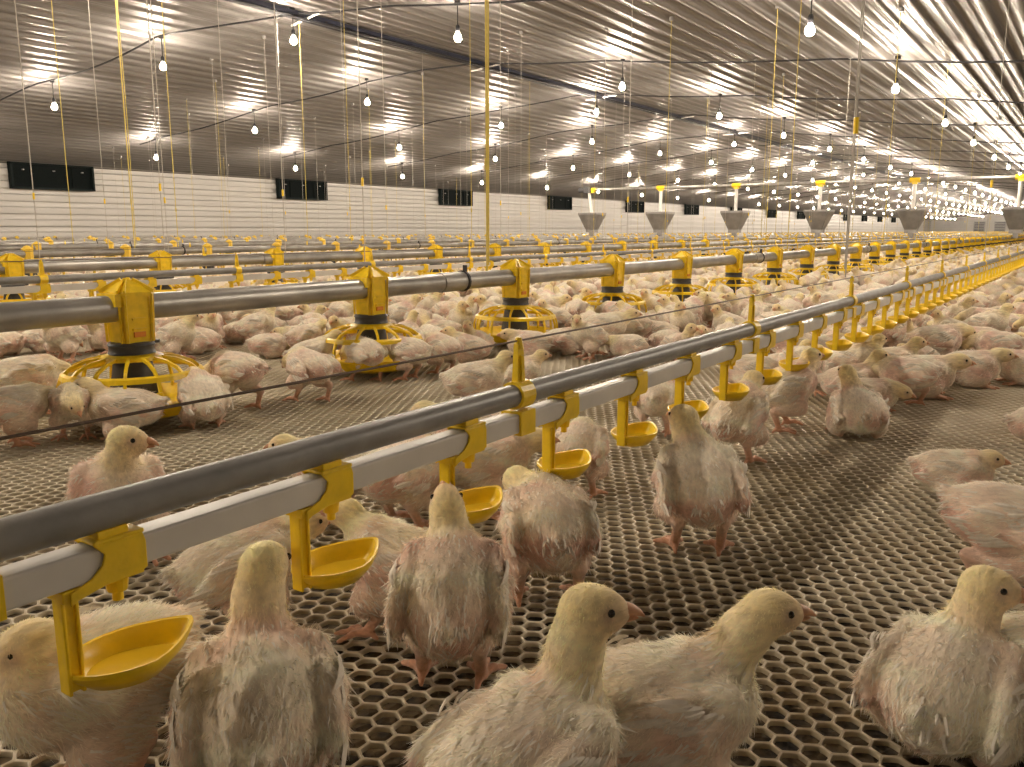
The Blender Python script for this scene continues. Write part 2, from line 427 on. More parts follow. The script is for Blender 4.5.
# side-wall air inlets
for i in range(15):
    xa = 10.45 + 8.08 * i; t = thing('air_inlet', None, 'air inlet', (xa + 1.0, WALL_L - 0.10, 0), group='air inlets along the top of the white side wall')
    lab = ['closest to the camera at the top of the white wall', 'second one along the white wall', 'third one along the white wall', 'fourth one along the white wall', 'fifth one along the white wall', 'sixth one along the white wall']
    tag(t, 'dark green air inlet box, ' + lab[i] if i < 6 else 'small dark air inlet far down the white side wall', 'air inlet')
    zt = ceil_z(WALL_L) - 0.02
    fr = MB()
    for dx in (-1.0, 1.0): fr.box((dx, -0.06, zt - 0.29), (0.05, 0.16, 0.60))
    for dz in (0.02, -0.57): fr.box((0, -0.06, zt + dz - 0.01), (2.05, 0.16, 0.05))
    fr.build('frame', M['inlet'], t, False)
    fl = MB(); fl.box((0, -0.04, zt - 0.29), (1.95, 0.03, 0.54))
    for dx in (-0.5, 0.5): fl.box((dx, -0.065, zt - 0.29), (0.04, 0.03, 0.5))
    fl.build('flap', M['flap'], t, False)
    for dx in (-0.72, 0.02, 0.74):
        MB().lathe([(0.0, 0.0), (0.03, 0.0), (0.03, 0.02), (0, 0.02)], (dx, -0.09, zt - 0.16), 10).build('latch', M['hopper'], t)

# fans and doors in the far gable
for i, y in enumerate((1.5, 4.2, 6.9, 9.6, 12.3, 15.0)):
    t = thing('gable_fan', 'grey square exhaust fan low in the distant end wall', 'fan', (X1 - 0.15, y, 0.25), group='exhaust fans in the distant end wall')
    MB().box((0, 0, 0.75), (0.2, 1.5, 1.5)).build('housing', M['hopper'], t, False)
    f = MB()
    for k in range(6): f.box((-0.12, 0, 0.18 + 0.23 * k), (0.03, 1.3, 0.12))
    f.build('shutter', M['dark_grey'], t, False)

# ridge duct with pale brackets
t = thing('ridge_duct', 'dark blue cable duct running along the ceiling ridge', 'duct', (0, RIDGE_Y, RIDGE_Z - 0.09))
MB().box(((X0 + X1) / 2, 0, 0), (X1 - X0, 0.14, 0.05)).build('tray', M['navy'], t, False)
dm = MB()
for k, dy in enumerate((-0.05, 0.0, 0.05)):
    dm.tube([(X0 + (X1 - X0) * i / 150, dy + 0.012 * math.sin(i * 1.9 + k), -0.045 - 0.01 * math.sin(i * 1.3 + 2 * k)) for i in range(151)], 0.018, 6)
dm.build('cable_bundle', M['black'], t)
for k in range(24):
    MB().tube([(8.2 + 4.1 * k, -0.45, -0.03), (8.5 + 4.1 * k, 0.45, -0.03)], 0.014, 6).build('bracket', M['white_part'], t)
# ------------------------------------------------------------------ lamps
ROWS = [(-1.3, 'unseen row added for backlight'), (2.35, 'nearest row in view'), (6.3, 'second row in view'),
        (8.95, 'row under the ridge'), (11.0, 'row just past the ridge'), (14.0, 'second row from the white wall'), (17.5, 'row nearest the white wall')]
def lamp_meshes(fine):
    n = 12 if fine else 6
    cord = MB().tube([(0, 0, -0.02), (0.004, 0, -0.12), (0, 0, -0.30)], 0.0065, 6).tube([(0, 0, 0.0), (0, 0, -0.035)], 0.035, n).mesh('cord', M['black'], True)
    sock = MB().lathe([(0.0, -0.265), (0.016, -0.268), (0.024, -0.285), (0.026, -0.335), (0.022, -0.345), (0, -0.345)], n=n).mesh('socket', M['black'], True)
    bulb = MB().lathe([(0.0, -0.343), (0.015, -0.345), (0.021, -0.362), (0.037, -0.387), (0.043, -0.409), (0.037, -0.435), (0.020, -0.450), (0, -0.454)], n=10 if fine else 6).mesh('bulb', M['bulb'], True)
    return cord, sock, bulb
LF, LN = lamp_meshes(True), lamp_meshes(False)
LAMP_X = [-7.9, -3.9, 0.1, 4.1] + [8.15 + 4.1 * k for k in range(33)]
def skew(y): return 0.65 * min(1, max(0, (y - 9) / 2))
for ci, x in enumerate(LAMP_X):
    k = ci - 4
    for ri, (y, where) in enumerate(ROWS):
        if ri == 0 and ci not in (3, 4): continue  # out-of-view bulbs by the right wall, added for backlight
        if ri == 3 and k % 2: continue
        if ci < 1: continue          # the house starts just behind the camera
        jx = 0.08 * math.sin(ci * 3.1 + ri * 1.7)
        if k < 0: lab = 'glowing bulb overhead before the first lamp cable, ' + where
        elif k < 14: lab = 'glowing bulb on the %s lamp cable, %s' % (nth(k), where)
        else: lab = 'tiny glowing bulb in the far distance, ' + where
        t = thing('hanging_lamp', lab, 'lamp', (x + jx - skew(y), y, ceil_z(y) - 0.035), group='bulbs hanging from the corrugated ceiling')
        a, b_, c = LF if 0 <= k < 5 else LN
        link('cord', a, t); link('socket', b_, t); link('bulb', c, t)
for ci, x in enumerate(LAMP_X):
    if ci < 3 or ci > 16: continue
    mb = MB(); pts = []; y = -2.0
    while y < 18.2:
        pts.append((x - skew(y) + 0.05 * math.sin(y * 1.3 + ci), y, ceil_z(y) - 0.045 - 0.05 * abs(math.sin(y * 0.9 + ci * 0.7)))); y += 0.25
    mb.tube(pts, 0.013, 5)
    k = ci - 4
    tag(mb.build('lamp_cable', M['black']), 'thin black lamp cable sagging across the ceiling, ' + ('ahead of all others' if k < 0 else '%s one in view from the camera' % nth(k)), 'cable', 'lamp cables across the ceiling')

# ------------------------------------------------------------------ feeder lines
FEED_Y = [1.84] + [4.30 + 2.42 * k for k in range(7)]
FEED_Z = 0.270
FS = 0.8
FX0 = on_lateral(123, 1.84)
def feeder_meshes(n, spokes):
    """tower + cap (yellow), collar (dark), grille (yellow), inner cone (dark), pan (yellow); origin on the floor under the pipe"""
    b_ = MB()
    hexr = 0.046
    def prism(r0, r1, z0, z1, k=6, sx=1.0):
        sq = [(1, .8), (.8, 1), (-.8, 1), (-1, .8), (-1, -.8), (-.8, -1), (.8, -1), (1, -.8)]      # square with cut corners
        v = [((r0, r1)[q] * sq[j][0] * 0.88, (r0, r1)[q] * sq[j][1] * 0.92, (z0, z1)[q]) for q in (0, 1) for j in range(8)]
        b_.add(v, [(j, (j + 1) % k, k + (j + 1) % k, k + j) for j in range(k)] + [tuple(range(k - 1, -1, -1)), tuple(range(k, 2 * k))])
    prism(0.038, 0.041, 0.188, 0.235, 8); prism(0.041, 0.041, 0.235, 0.303, 8)
    prism(0.047, 0.047, 0.297, 0.307, 8); prism(0.046, 0.024, 0.307, 0.325, 8); prism(0.024, 0.004, 0.325, 0.336, 8)
    for j in range(8):                                   # vertical ribs and ribs on the cap
        w = 2 * math.pi * j / 8 + math.pi / 8; c, s = [math.copysign((1.0 if abs(u_) > .5 else .78), u_) for u_ in (math.cos(w), math.sin(w))]
        b_.bar((0.039 * c, 0.039 * s, 0.192), (0.042 * c, 0.042 * s, 0.302), 0.005, 0.006)
        b_.bar((0.047 * c, 0.047 * s, 0.308), (0.010 * c, 0.010 * s, 0.335), 0.004, 0.008)
    b_.box((-0.036, 0, 0.290), (0.034, 0.074, 0.028)); b_.box((0, -0.0385, 0.246), (0.034, 0.006, 0.005)); b_.box((0, -0.0375, 0.222), (0.034, 0.006, 0.005))
    tower = b_.mesh('feeder', M['yellow'], False)
    plate = MB().box((0.0, -0.0375, 0.210), (0.028, 0.005, 0.012)).mesh('slide', M['orange'], False)
    collar = MB().lathe([(0.037, 0.192), (0.049, 0.190), (0.052, 0.185), (0.049, 0.180), (0.050, 0.170), (0.052, 0.165), (0.044, 0.162), (0.038, 0.162)], n=n).box((0.056, 0, 0.186), (0.024, 0.018, 0.008)).mesh('collar', M['dark_grey'], True)
    cone = MB().lathe([(0.040, 0.162), (0.042, 0.150), (0.048, 0.110), (0.056, 0.070), (0.0, 0.064)], n=n).mesh('cone', M['dark_grey'], True)
    g = MB().lathe([(0.042, 0.164), (0.055, 0.164), (0.068, 0.158), (0.071, 0.151), (0.064, 0.149), (0.046, 0.155)], n=n)
    for j in range(spokes):
        w = 2 * math.pi * j / spokes; c, s = math.cos(w), math.sin(w)
        pr = [(0.064, 0.156), (0.100, 0.150), (0.132, 0.137), (0.152, 0.118), (0.161, 0.092), (0.163, 0.058)]
        for (r0, z0), (r1, z1) in zip(pr, pr[1:]): g.bar((r0 * c, r0 * s, z0), (r1 * c, r1 * s, z1), 0.0065, 0.007)
    g.lathe([(0.146, 0.128), (0.154, 0.124), (0.157, 0.114), (0.149, 0.118), (0.146, 0.128)], n=n)
    grille = g.mesh('grille', M['yellow'], False)
    pan = MB().lathe([(0.0, 0.030), (0.06, 0.032), (0.12, 0.030), (0.150, 0.042), (0.163, 0.062), (0.167, 0.064), (0.169, 0.060), (0.155, 0.034), (0.12, 0.024), (0, 0.022)], n=n).mesh('pan', M['yellow'], True)
    return tower, plate, collar, cone, grille, pan
FD = feeder_meshes(32, 14)
def merged_feeder():
    mb = MB()
    mb.lathe([(0, 0.336), (0.02, 0.328), (0.047, 0.307), (0.042, 0.302), (0.040, 0.188)], n=8)
    mb.lathe([(0.042, 0.164), (0.068, 0.157), (0.105, 0.149)], n=10); mb.lathe([(0.167, 0.064), (0.15, 0.030), (0.1, 0.022), (0.0, 0.022)], n=12)
    for j in range(8):
        w = 2 * math.pi * j / 8; c, s = math.cos(w), math.sin(w)
        for (r0, z0), (r1, z1) in (((0.064, 0.156), (0.132, 0.137)), ((0.132, 0.137), (0.163, 0.058))): mb.bar((r0 * c, r0 * s, z0), (r1 * c, r1 * s, z1), 0.009, 0.007)
    mb.lathe([(0.050, 0.190), (0.052, 0.164), (0.055, 0.07)], n=10, mi=1)
    return mb
FARF = merged_feeder()
FARF_ME = FARF.mesh('feeder_far', [M['yellow_far'], M['dark_grey']], False)
fv = np.concatenate(FARF.v)
for li, y in enumerate(FEED_Y):
    who = ['nearest', 'second nearest', 'third nearest', 'fourth nearest', 'fifth nearest', 'sixth nearest', 'seventh nearest', 'farthest'][li]
    t = thing('feeder_line', 'long grey feed tube with yellow pan feeders, %s feeder line of the house' % who, 'feeder line', (0, y, 0), group='feeder lines')
    xs = FX0 - 3 * FS + ([0, 0.12, -0.2, 0.3, 0.1, -0.3, 0.2, 0][li] if li else 0)
    sag = lambda x: 0.0
    tube = MB().tube([(-4.5, 0, FEED_Z), (X1 - 3, 0, FEED_Z)], 0.0305, 20 if li < 2 else 10, cap=True)
    tube.build('feed_tube', M['galv_pipe'], t)
    for k in range(12 if li < 2 else 5):
        xj = (on_lateral(450, 1.84) if li == 0 else 2.6 + li) + (k - 1) * 3.2
        cl = MB().tube([(xj - 0.06, 0, FEED_Z), (xj + 0.06, 0, FEED_Z)], 0.0335, 16)
        cl.tube([(xj + 0.062, 0, FEED_Z), (xj + 0.072, 0, FEED_Z)], 0.0375, 16, mi=1).box((xj + 0.067, -0.012, FEED_Z + 0.045), (0.01, 0.012, 0.022), 1)
        cl.build('coupling', [M['galv_pipe'], M['black']], t)
    if li == 4: pass
    rest = []
    for k in range(172):
        x = xs + FS * k
        if x > X1 - 5: break
        if k < 100:
            if (li == 0 and k < 30) or (li == 1 and k < 16):
                a = link('feeder', FD[0], t, (x, 0, 0))
                for nm, me in zip(('slide', 'collar', 'cone', 'grille', 'pan'), FD[1:]): link(nm, me, a)
            else: link('feeder', FARF_ME, t, (x, 0, 0))
        else: rest.append(x)
    V = np.concatenate([fv + np.array([x, 0, 0]) for x in rest])
    fs = [tuple(i + n * len(fv) for i in q) for n in range(len(rest)) for q in FARF.f]
    mb = MB(); mb.v = [V]; mb.f = fs; mb.mi = FARF.mi * len(rest)
    tag(mb.build('distant_feeders', [M['yellow_far'], M['dark_grey']], t, False), kind='stuff')

# ------------------------------------------------------------------ drinker lines
DZ, SQZ = 0.2592, 0.228
def drinker_meshes():
    s = MB(); w = 0.0135
    # U-shaped saddle wrapped round the square pipe with a lip up to the round pipe
    def plate(y0, y1, poly):
        v = [(px_, y0, pz) for px_, pz in poly] + [(px_, y1, pz) for px_, pz in poly]; k = len(poly)
        s.add(v, [tuple(range(k)), tuple(range(2 * k - 1, k - 1, -1))] + [(i, k + i, k + (i + 1) % k, (i + 1) % k) for i in range(k)])
    U = SQZ - 0.199
    side = [(-0.018, 0.2125), (0.017, 0.2125), (0.019, 0.206), (0.019, 0.187), (0.013, 0.184), (-0.010, 0.184), (-0.030, 0.180), (-0.036, 0.177), (-0.036, 0.186), (-0.021, 0.191), (-0.013, 0.198), (-0.011, 0.205)]
    side = [(p_, z_ + U) for p_, z_ in side]
    plate(-w, -0.0112, side); plate(0.0112, w, side)
    s.box((0.0005, 0, 0.2135 + U), (0.036, 2 * w - 0.001, 0.003)); s.box((0.003, 0, 0.1858 + U), (0.027, 2 * w - 0.0016, 0.0050))
    s.box((-0.002, 0, 0.217 + U), (0.022, 0.020, 0.006));
    s.tube([(0.003, 0, 0.186 + U), (0.003, 0, 0.172 + U)], [0.0085, 0.0068], 12); s.tube([(0.003, 0, 0.172 + U), (0.003, 0, 0.165 + U)], [0.004, 0.004], 8)
    # arm: ribbed upright from the saddle to the cup
    zc, hh = (0.143 + 0.187 + U) / 2, 0.044 + U
    s.box((-0.0325, 0, zc), (0.0095, 0.007, hh)); s.box((-0.0375, 0, zc), (0.0025, 0.0125, hh + .002)); s.box((-0.0285, 0, zc), (0.0025, 0.0125, hh + .002))
    s.box((-0.033, 0, 0.1835 + U), (0.014, 0.0225, 0.008))
    sad = s.mesh('drinker', M['yellow'], False)
    # boat-shaped cup, pointed at the far end
    def outline(k, n=28):
        out = []
        for j in range(n):
            a = 2 * math.pi * j / n; c, si = math.cos(a), math.sin(a)
            x = 0.008 + (0.046 if c > 0 else 0.044) * c * (1.0 if c < 0 else 1 + 0.06 * c ** 6)
            y = 0.029 * si * (abs(si) ** 0.12) * (1 - 0.34 * max(0, c) ** 1.4)
            out.append((0.008 + (x - 0.008) * k, y * k * 1.10))
        return out
    c = MB(); n = 28
    def zr(x): return 0.156 + 0.004 * max(0, (x - 0.01) / 0.05)
    rings = [(1.0, 0.0, 1), (1.04, 0.0005, 1), (1.05, -0.002, 1), (0.93, -0.010, 1), (0.66, -0.0195, 1), (0.3, -0.0212, 1)]
    inner = [(0.97, 0.0, 1), (0.90, -0.008, 1), (0.64, -0.016, 1), (0.3, -0.018, 1), (0.01, -0.018, 1)]
    order = [(0.01, -0.0215)] + [(k, z) for k, z, _ in rings[::-1]] + [(k, z) for k, z, _ in inner]
    v = []
    for k, z in order:
        for x, y in outline(k, n): v.append((x, y, zr(x) + z if z > -0.005 else 0.1575 + z))
    kk = len(order)
    c.add(v, [(i * n + j, i * n + (j + 1) % n, (i + 1) * n + (j + 1) % n, (i + 1) * n + j) for i in range(kk - 1) for j in range(n)])
    cup = c.mesh('drip_cup', M['yellow'], True)
    for p in cup.polygons: p.flip() if False else None
    wv = outline(0.70, n); wm = MB().add([(x, y, 0.1440) for x, y in wv], [tuple(range(n))]).mesh('water', M['water'], False)
    return sad, cup, wm
DR = drinker_meshes()
fd = MB()   # simple far version
fd.box((0, 0, SQZ), (0.036, 0.027, 0.03)); fd.box((-0.033, 0, 0.176), (0.011, 0.012, 0.084)); fd.box((-0.02, 0, SQZ - 0.014), (0.03, 0.02, 0.006))
fd.lathe([(0.001, 0.136), (0.018, 0.138), (0.030, 0.155), (0.026, 0.155), (0.016, 0.142), (0.001, 0.141)], (0.008, 0, 0), 8)
FARD_ME = fd.mesh('drinker_far', [M['yellow_far']], False); fdv = np.concatenate(fd.v)
up = MB()
up.box((0, 0, SQZ), (0.030, 0.028, 0.028)); up.tube([(-0.013, 0, DZ), (0.013, 0, DZ)], 0.0165, 16)
v = [(-0.0085, -0.004, 0.268), (0.0085, -0.004, 0.268), (0.0085, 0.004, 0.268), (-0.0085, 0.004, 0.268), (-0.0055, -0.003, 0.318), (0.0055, -0.003, 0.318), (0.0055, 0.003, 0.318), (-0.0055, 0.003, 0.318)]
up.add(v, [(3, 2, 1, 0), (4, 5, 6, 7), (0, 1, 5, 4), (1, 2, 6, 5), (2, 3, 7, 6), (3, 0, 4, 7)]); up.tube([(0, 0, 0.312), (0, 0, 0.3255)], [0.0065, 0.0035], 8)
up.box((0, -0.0045, 0.275), (0.004, 0.003, 0.06))
UP_ME = up.mesh('hanger', M['yellow'], False)
DRINK_Y = [0.536] + [2.95 + 2.42 * k for k in range(8)]
DDZ = [0, 0.023] + [0.0] * 8
for li, y in enumerate(DRINK_Y):
    who = ['nearest', 'second nearest', 'third nearest', 'fourth nearest', 'fifth nearest', 'sixth nearest', 'seventh nearest', 'eighth nearest', 'farthest'][li]
    t = thing('drinker_line', 'grey support pipe over pale square water pipe with yellow nipple drinkers, %s drinker line' % who, 'drinker line', (0, y, DDZ[li]), group='drinker lines')
    if li == 0:
        pts = [(x, 0, DZ) for x in (-2.5, X1 - 3)]
    MB().tube([(-2.5 if li == 0 else -4.5, 0, DZ), (X1 - 3, 0, DZ)], 0.0130, 20 if li < 2 else 8).build('support_pipe', M['grey_pipe'], t)
    sq = MB(); sq.box(((X1 - 3 - 4.5) / 2, 0, SQZ), (X1 - 3 + 4.5, 0.022, 0.022)); sq.build('water_pipe', M['square_pipe'], t, False, bevel=0.002 if li == 0 else 0)
    w = MB(); w.tube([(-2.5, 0, 0.3215), (X1 - 3, 0, 0.3215)], 0.0012 if li == 0 else 0.0015, 5); w.build('anti_perch_wire', M['rope_brown'], t)
    x = 0.30 - 0.2 * (3 if li == 0 else 12); rest = []; n = 0
    while x < 62:
        if n < 100:
            if li == 0:
                a = link('drinker', DR[0], t, (x, 0, 0)); link('drip_cup', DR[1], a)
                if x < 3: link('water', DR[2], a)
                if x < 2.2: md = a.modifiers.new('bevel', 'BEVEL'); md.width = 0.0009; md.segments = 2; md.limit_method = 'ANGLE'
            elif li == 1 and n < 40:
                a = link('drinker', DR[0], t, (x, 0, 0)); link('drip_cup', DR[1], a)
            else: link('drinker', FARD_ME, t, (x, 0, 0))
        else: rest.append(x)
        n += 1; x += 0.2
    V = np.concatenate([fdv + np.array([q, 0, 0]) for q in rest])
    mb = MB(); mb.v = [V]; mb.f = [tuple(i + n_ * len(fdv) for i in q) for n_ in range(len(rest)) for q in fd.f]; mb.mi = [0] * len(mb.f)
    tag(mb.build('distant_drinkers', M['yellow_far'], t, False), kind='stuff')
    for k in range(48 if li < 2 else 24):
        xu = 0.30 + 0.2 * (2.5 + 4 * (k - 1)) if li == 0 else 0.3 + 0.4 + 0.8 * k * (1 if li < 2 else 2)
        if li == 0 and k == 0: xu = 0.30 - 0.2 * 0.45
        link('hanger', UP_ME, t, (xu, 0, 0))

# ------------------------------------------------------------------ cross auger and hoppers
XH = 25.0
t = thing('cross_auger', 'grey auger tube high across the house feeding the hoppers', 'auger', (XH, 0, 0))
MB().tube([(0, -3.2, 1.755), (0, 13.9, 1.755)], 0.052, 14).build('auger_tube', M['galv_pipe'], t)
hy = [1.75 + 2.42 * k for k in range(6)]
for y in hy:
    a = MB().tube([(0, y - 0.13, 1.755), (0, y + 0.13, 1.755)], 0.068, 12).box((0, y, 1.69), (0.11, 0.13, 0.08)); a.build('outlet', M['yellow'], t)
a = MB().box((0, 14.0, 1.755), (0.22, 0.25, 0.2)).tube([(0, 14.05, 1.755), (0, 14.35, 1.755)], 0.08, 12); a.build('drive_motor', M['dark_grey'], t)
for i, y in enumerate(hy):
    lab = ['nearest to the camera beside the drinker line', 'second from the camera', 'third from the camera', 'fourth from the camera', 'second from the auger motor', 'farthest, under the auger motor'][i]
    h = thing('feed_hopper', 'grey tapered feed hopper, %s, above its feeder line' % lab, 'hopper', (XH, y, 0), group='feed hoppers under the cross auger')
    m = MB(); s0, s1, zt, zb = 0.34, 0.15, 1.02, 0.47
    ring = lambda s_, z: [(-s_, -s_, z), (s_, -s_, z), (s_, s_, z), (-s_, s_, z)]
    v = ring(s0, zt) + ring(s0, zt - 0.06) + ring(s1, zb) + ring(s0 - 0.006, zt) + ring(s0 - 0.006, zt - 0.06) + ring(s1 - 0.006, zb)
    f = []
    for q in (0, 4):
        f += [(q + j, q + (j + 1) % 4, q + 4 + (j + 1) % 4, q + 4 + j) for j in range(4)]
    f += [(12 + q + j, 12 + q + 4 + j, 12 + q + 4 + (j + 1) % 4, 12 + q + (j + 1) % 4) for q in (0, 4) for j in range(4)]
    f += [(j, 12 + j, 12 + (j + 1) % 4, (j + 1) % 4) for j in range(4)]
    m.add(v, f); m.build('bin', M['hopper'], h, False)
    MB().box((0, 0, 0.43), (0.30, 0.30, 0.10)).box((0, 0, 0.33), (0.14, 0.12, 0.14)).build('outlet_box', M['hopper'], h, False)
    lean = 0.12 if i == 5 else 0.0
    MB().tube([(0, lean, 1.66), (0, 0.5 * lean, 1.25), (0, 0, 0.90)], 0.05, 10).build('drop_tube', M['white_part'], h)

# ------------------------------------------------------------------ suspension cords
def cord(x, y, z0, colour, label, r=0.0035, double=False, lean=0.0, adjuster=True):
    zt = ceil_z(y) - 0.02; r = r * 0.60
    t = thing('suspension_cord', label, 'cord', (x, y, 0), group=None)
    mb = MB().tube([(0, 0, z0), (0, 0, zt)], r, 6)
    if double: mb.tube([(0.02, 0.008, z0 + 0.02), (0.03, 0.012, z0 + 1.0), (0.018, 0.02, zt)], r, 6)
    mb.build('cord', M['rope_' + colour], t)
    if adjuster: MB().tube([(0, 0, z0 + 0.36), (0, 0, z0 + 0.40)], 0.0065, 8).build('adjuster', M['rope_' + colour if colour == 'yellow' else 'yellow'], t)
    MB().tube([(0, 0, zt - 0.03), (0, 0, zt + 0.012)], 0.025, 8).build('pulley', M['hopper'], t)
    return t
def pipe_x(px, y): return on_lateral(px, y)
SPEC = [
    (848, 'D', 0, 'white', 'double white cord rising from the nearest drinker line', 0.0028, True),
    (487, 'F', 0, 'yellow', 'thick double yellow cord looped on the nearest feeder tube', 0.0062, True),
    (285, 'F', 1, 'white', 'white cord down to the second feeder line, tied at a yellow tower', 0.0045, False),
    (775, 'F', 1, 'yellow', 'yellow cord down to the second feeder line, beyond the yellow double cord', 0.0045, False),
    (38, 'D', 2, 'white', 'white cord down to the third drinker line, in front of the first air inlet', 0.0050, False),
    (387, 'D', 2, 'white', 'thin white cord down to the third drinker line, past the second air inlet', 0.0040, False),
    (134, 'F', 2, 'yellow', 'yellow cord down to the third feeder line, past the first air inlet', 0.0048, True),
    (178, 'D', 3, 'yellow', 'yellow cord down to the fourth drinker line, next along from the first air inlet', 0.0060, False),
    (308, 'F', 3, 'yellow', 'yellow cord in front of the second air inlet', 0.0060, False),
    (73, 'D', 4, 'yellow', 'yellow cord hanging just before the first air inlet from a lit bulb', 0.0070, False),
    (231, 'F', 3, 'white', 'pale cord between the first and second air inlets', 0.0045, False),
]
for px_, k, li, c, lab, r, dbl in SPEC:
    y = FEED_Y[li] if k == 'F' else DRINK_Y[li]
    z0 = FEED_Z + 0.03 if k == 'F' else (0.3255 if li == 0 else DZ + DDZ[li] + 0.012)
    cord(pipe_x(px_, y), y, z0, c, lab, r, dbl)
rr = random.Random(11)
for kind, ys in (('F', FEED_Y), ('D', DRINK_Y)):
    for li, y in enumerate(ys):
        if li == 0:
            for n_, x in enumerate([5.6, 8.9, 12.1, 15.5, 19]):
                if kind == 'D': cord(x, y, 0.3255, 'white', 'white cord from the nearest drinker line, %s beyond the double cord' % nth(n_), 0.003, False)
                else: cord(x + .6, y, FEED_Z + .03, 'yellow', 'yellow cord from the nearest feeder tube, %s beyond the looped double cord' % nth(n_), 0.004, False)
            continue
        for n_ in range(9):
            x = 2.0 + li * 0.9 + 3.2 * n_ + rr.uniform(-.3, .3)
            if x / y < 0.56: continue
            z0 = FEED_Z + 0.03 if kind == 'F' else DZ + DDZ[li] + 0.012
            c = 'yellow' if (n_ + li) % 3 == 0 else 'white'
            o = cord(x, y, z0, c, '%s cord holding up the %s %s line, %s one along it' % ('yellow' if c == 'yellow' else 'thin white', nth(li), 'feeder' if kind == 'F' else 'drinker', nth(n_)), 0.004 if c == 'white' else 0.0045, False, adjuster=li < 4)
            o['group'] = 'cords holding up the %s line number %d' % ('feeder' if kind == 'F' else 'drinker', li + 1)
# ------------------------------------------------------------------ chickens
def nrm_rows(v): return v / np.linalg.norm(v, axis=1, keepdims=True)
def nrm(v): v = np.asarray(v, float); return v / np.linalg.norm(v)
def sd_ell(P, c, r, Rm=None):
    q = P - np.asarray(c, np.float32)
    if Rm is not None: q = q @ Rm.astype(np.float32)
    r = np.asarray(r, np.float32)
    k0 = np.sqrt(((q / r) ** 2).sum(-1)); k1 = np.sqrt(((q / (r * r)) ** 2).sum(-1))
    return k0 * (k0 - 1) / np.maximum(k1, 1e-6)
def sd_cone(P, a, b, ra, rb):
    a = np.asarray(a, np.float32); b = np.asarray(b, np.float32); ba = b - a
    t = np.clip(((P - a) @ ba) / max(float(ba @ ba), 1e-12), 0, 1)
    return np.sqrt(((P - a - t[..., None] * ba) ** 2).sum(-1)) - (ra + (rb - ra) * t)
def smin(a, b, k):
    h = np.clip(0.5 + 0.5 * (b - a) / k, 0, 1)
    return b * (1 - h) + a * h - k * h * (1 - h)
def frame(d):
    """rotation whose first column is d"""
    d = nrm(d); up = np.array([0, 0, 1.0]) if abs(d[2]) < 0.93 else np.array([-1.0, 0, 0])
    s = nrm(np.cross(up, d)); u = np.cross(d, s); return np.stack([d, s, u], 1)
CREAM, YEL, PINK, LEG, FACE = [np.array(c) for c in ((0.92, 0.83, 0.67), (0.95, 0.79, 0.42), (0.78, 0.50, 0.41), (0.66, 0.35, 0.22), (0.76, 0.50, 0.34))]

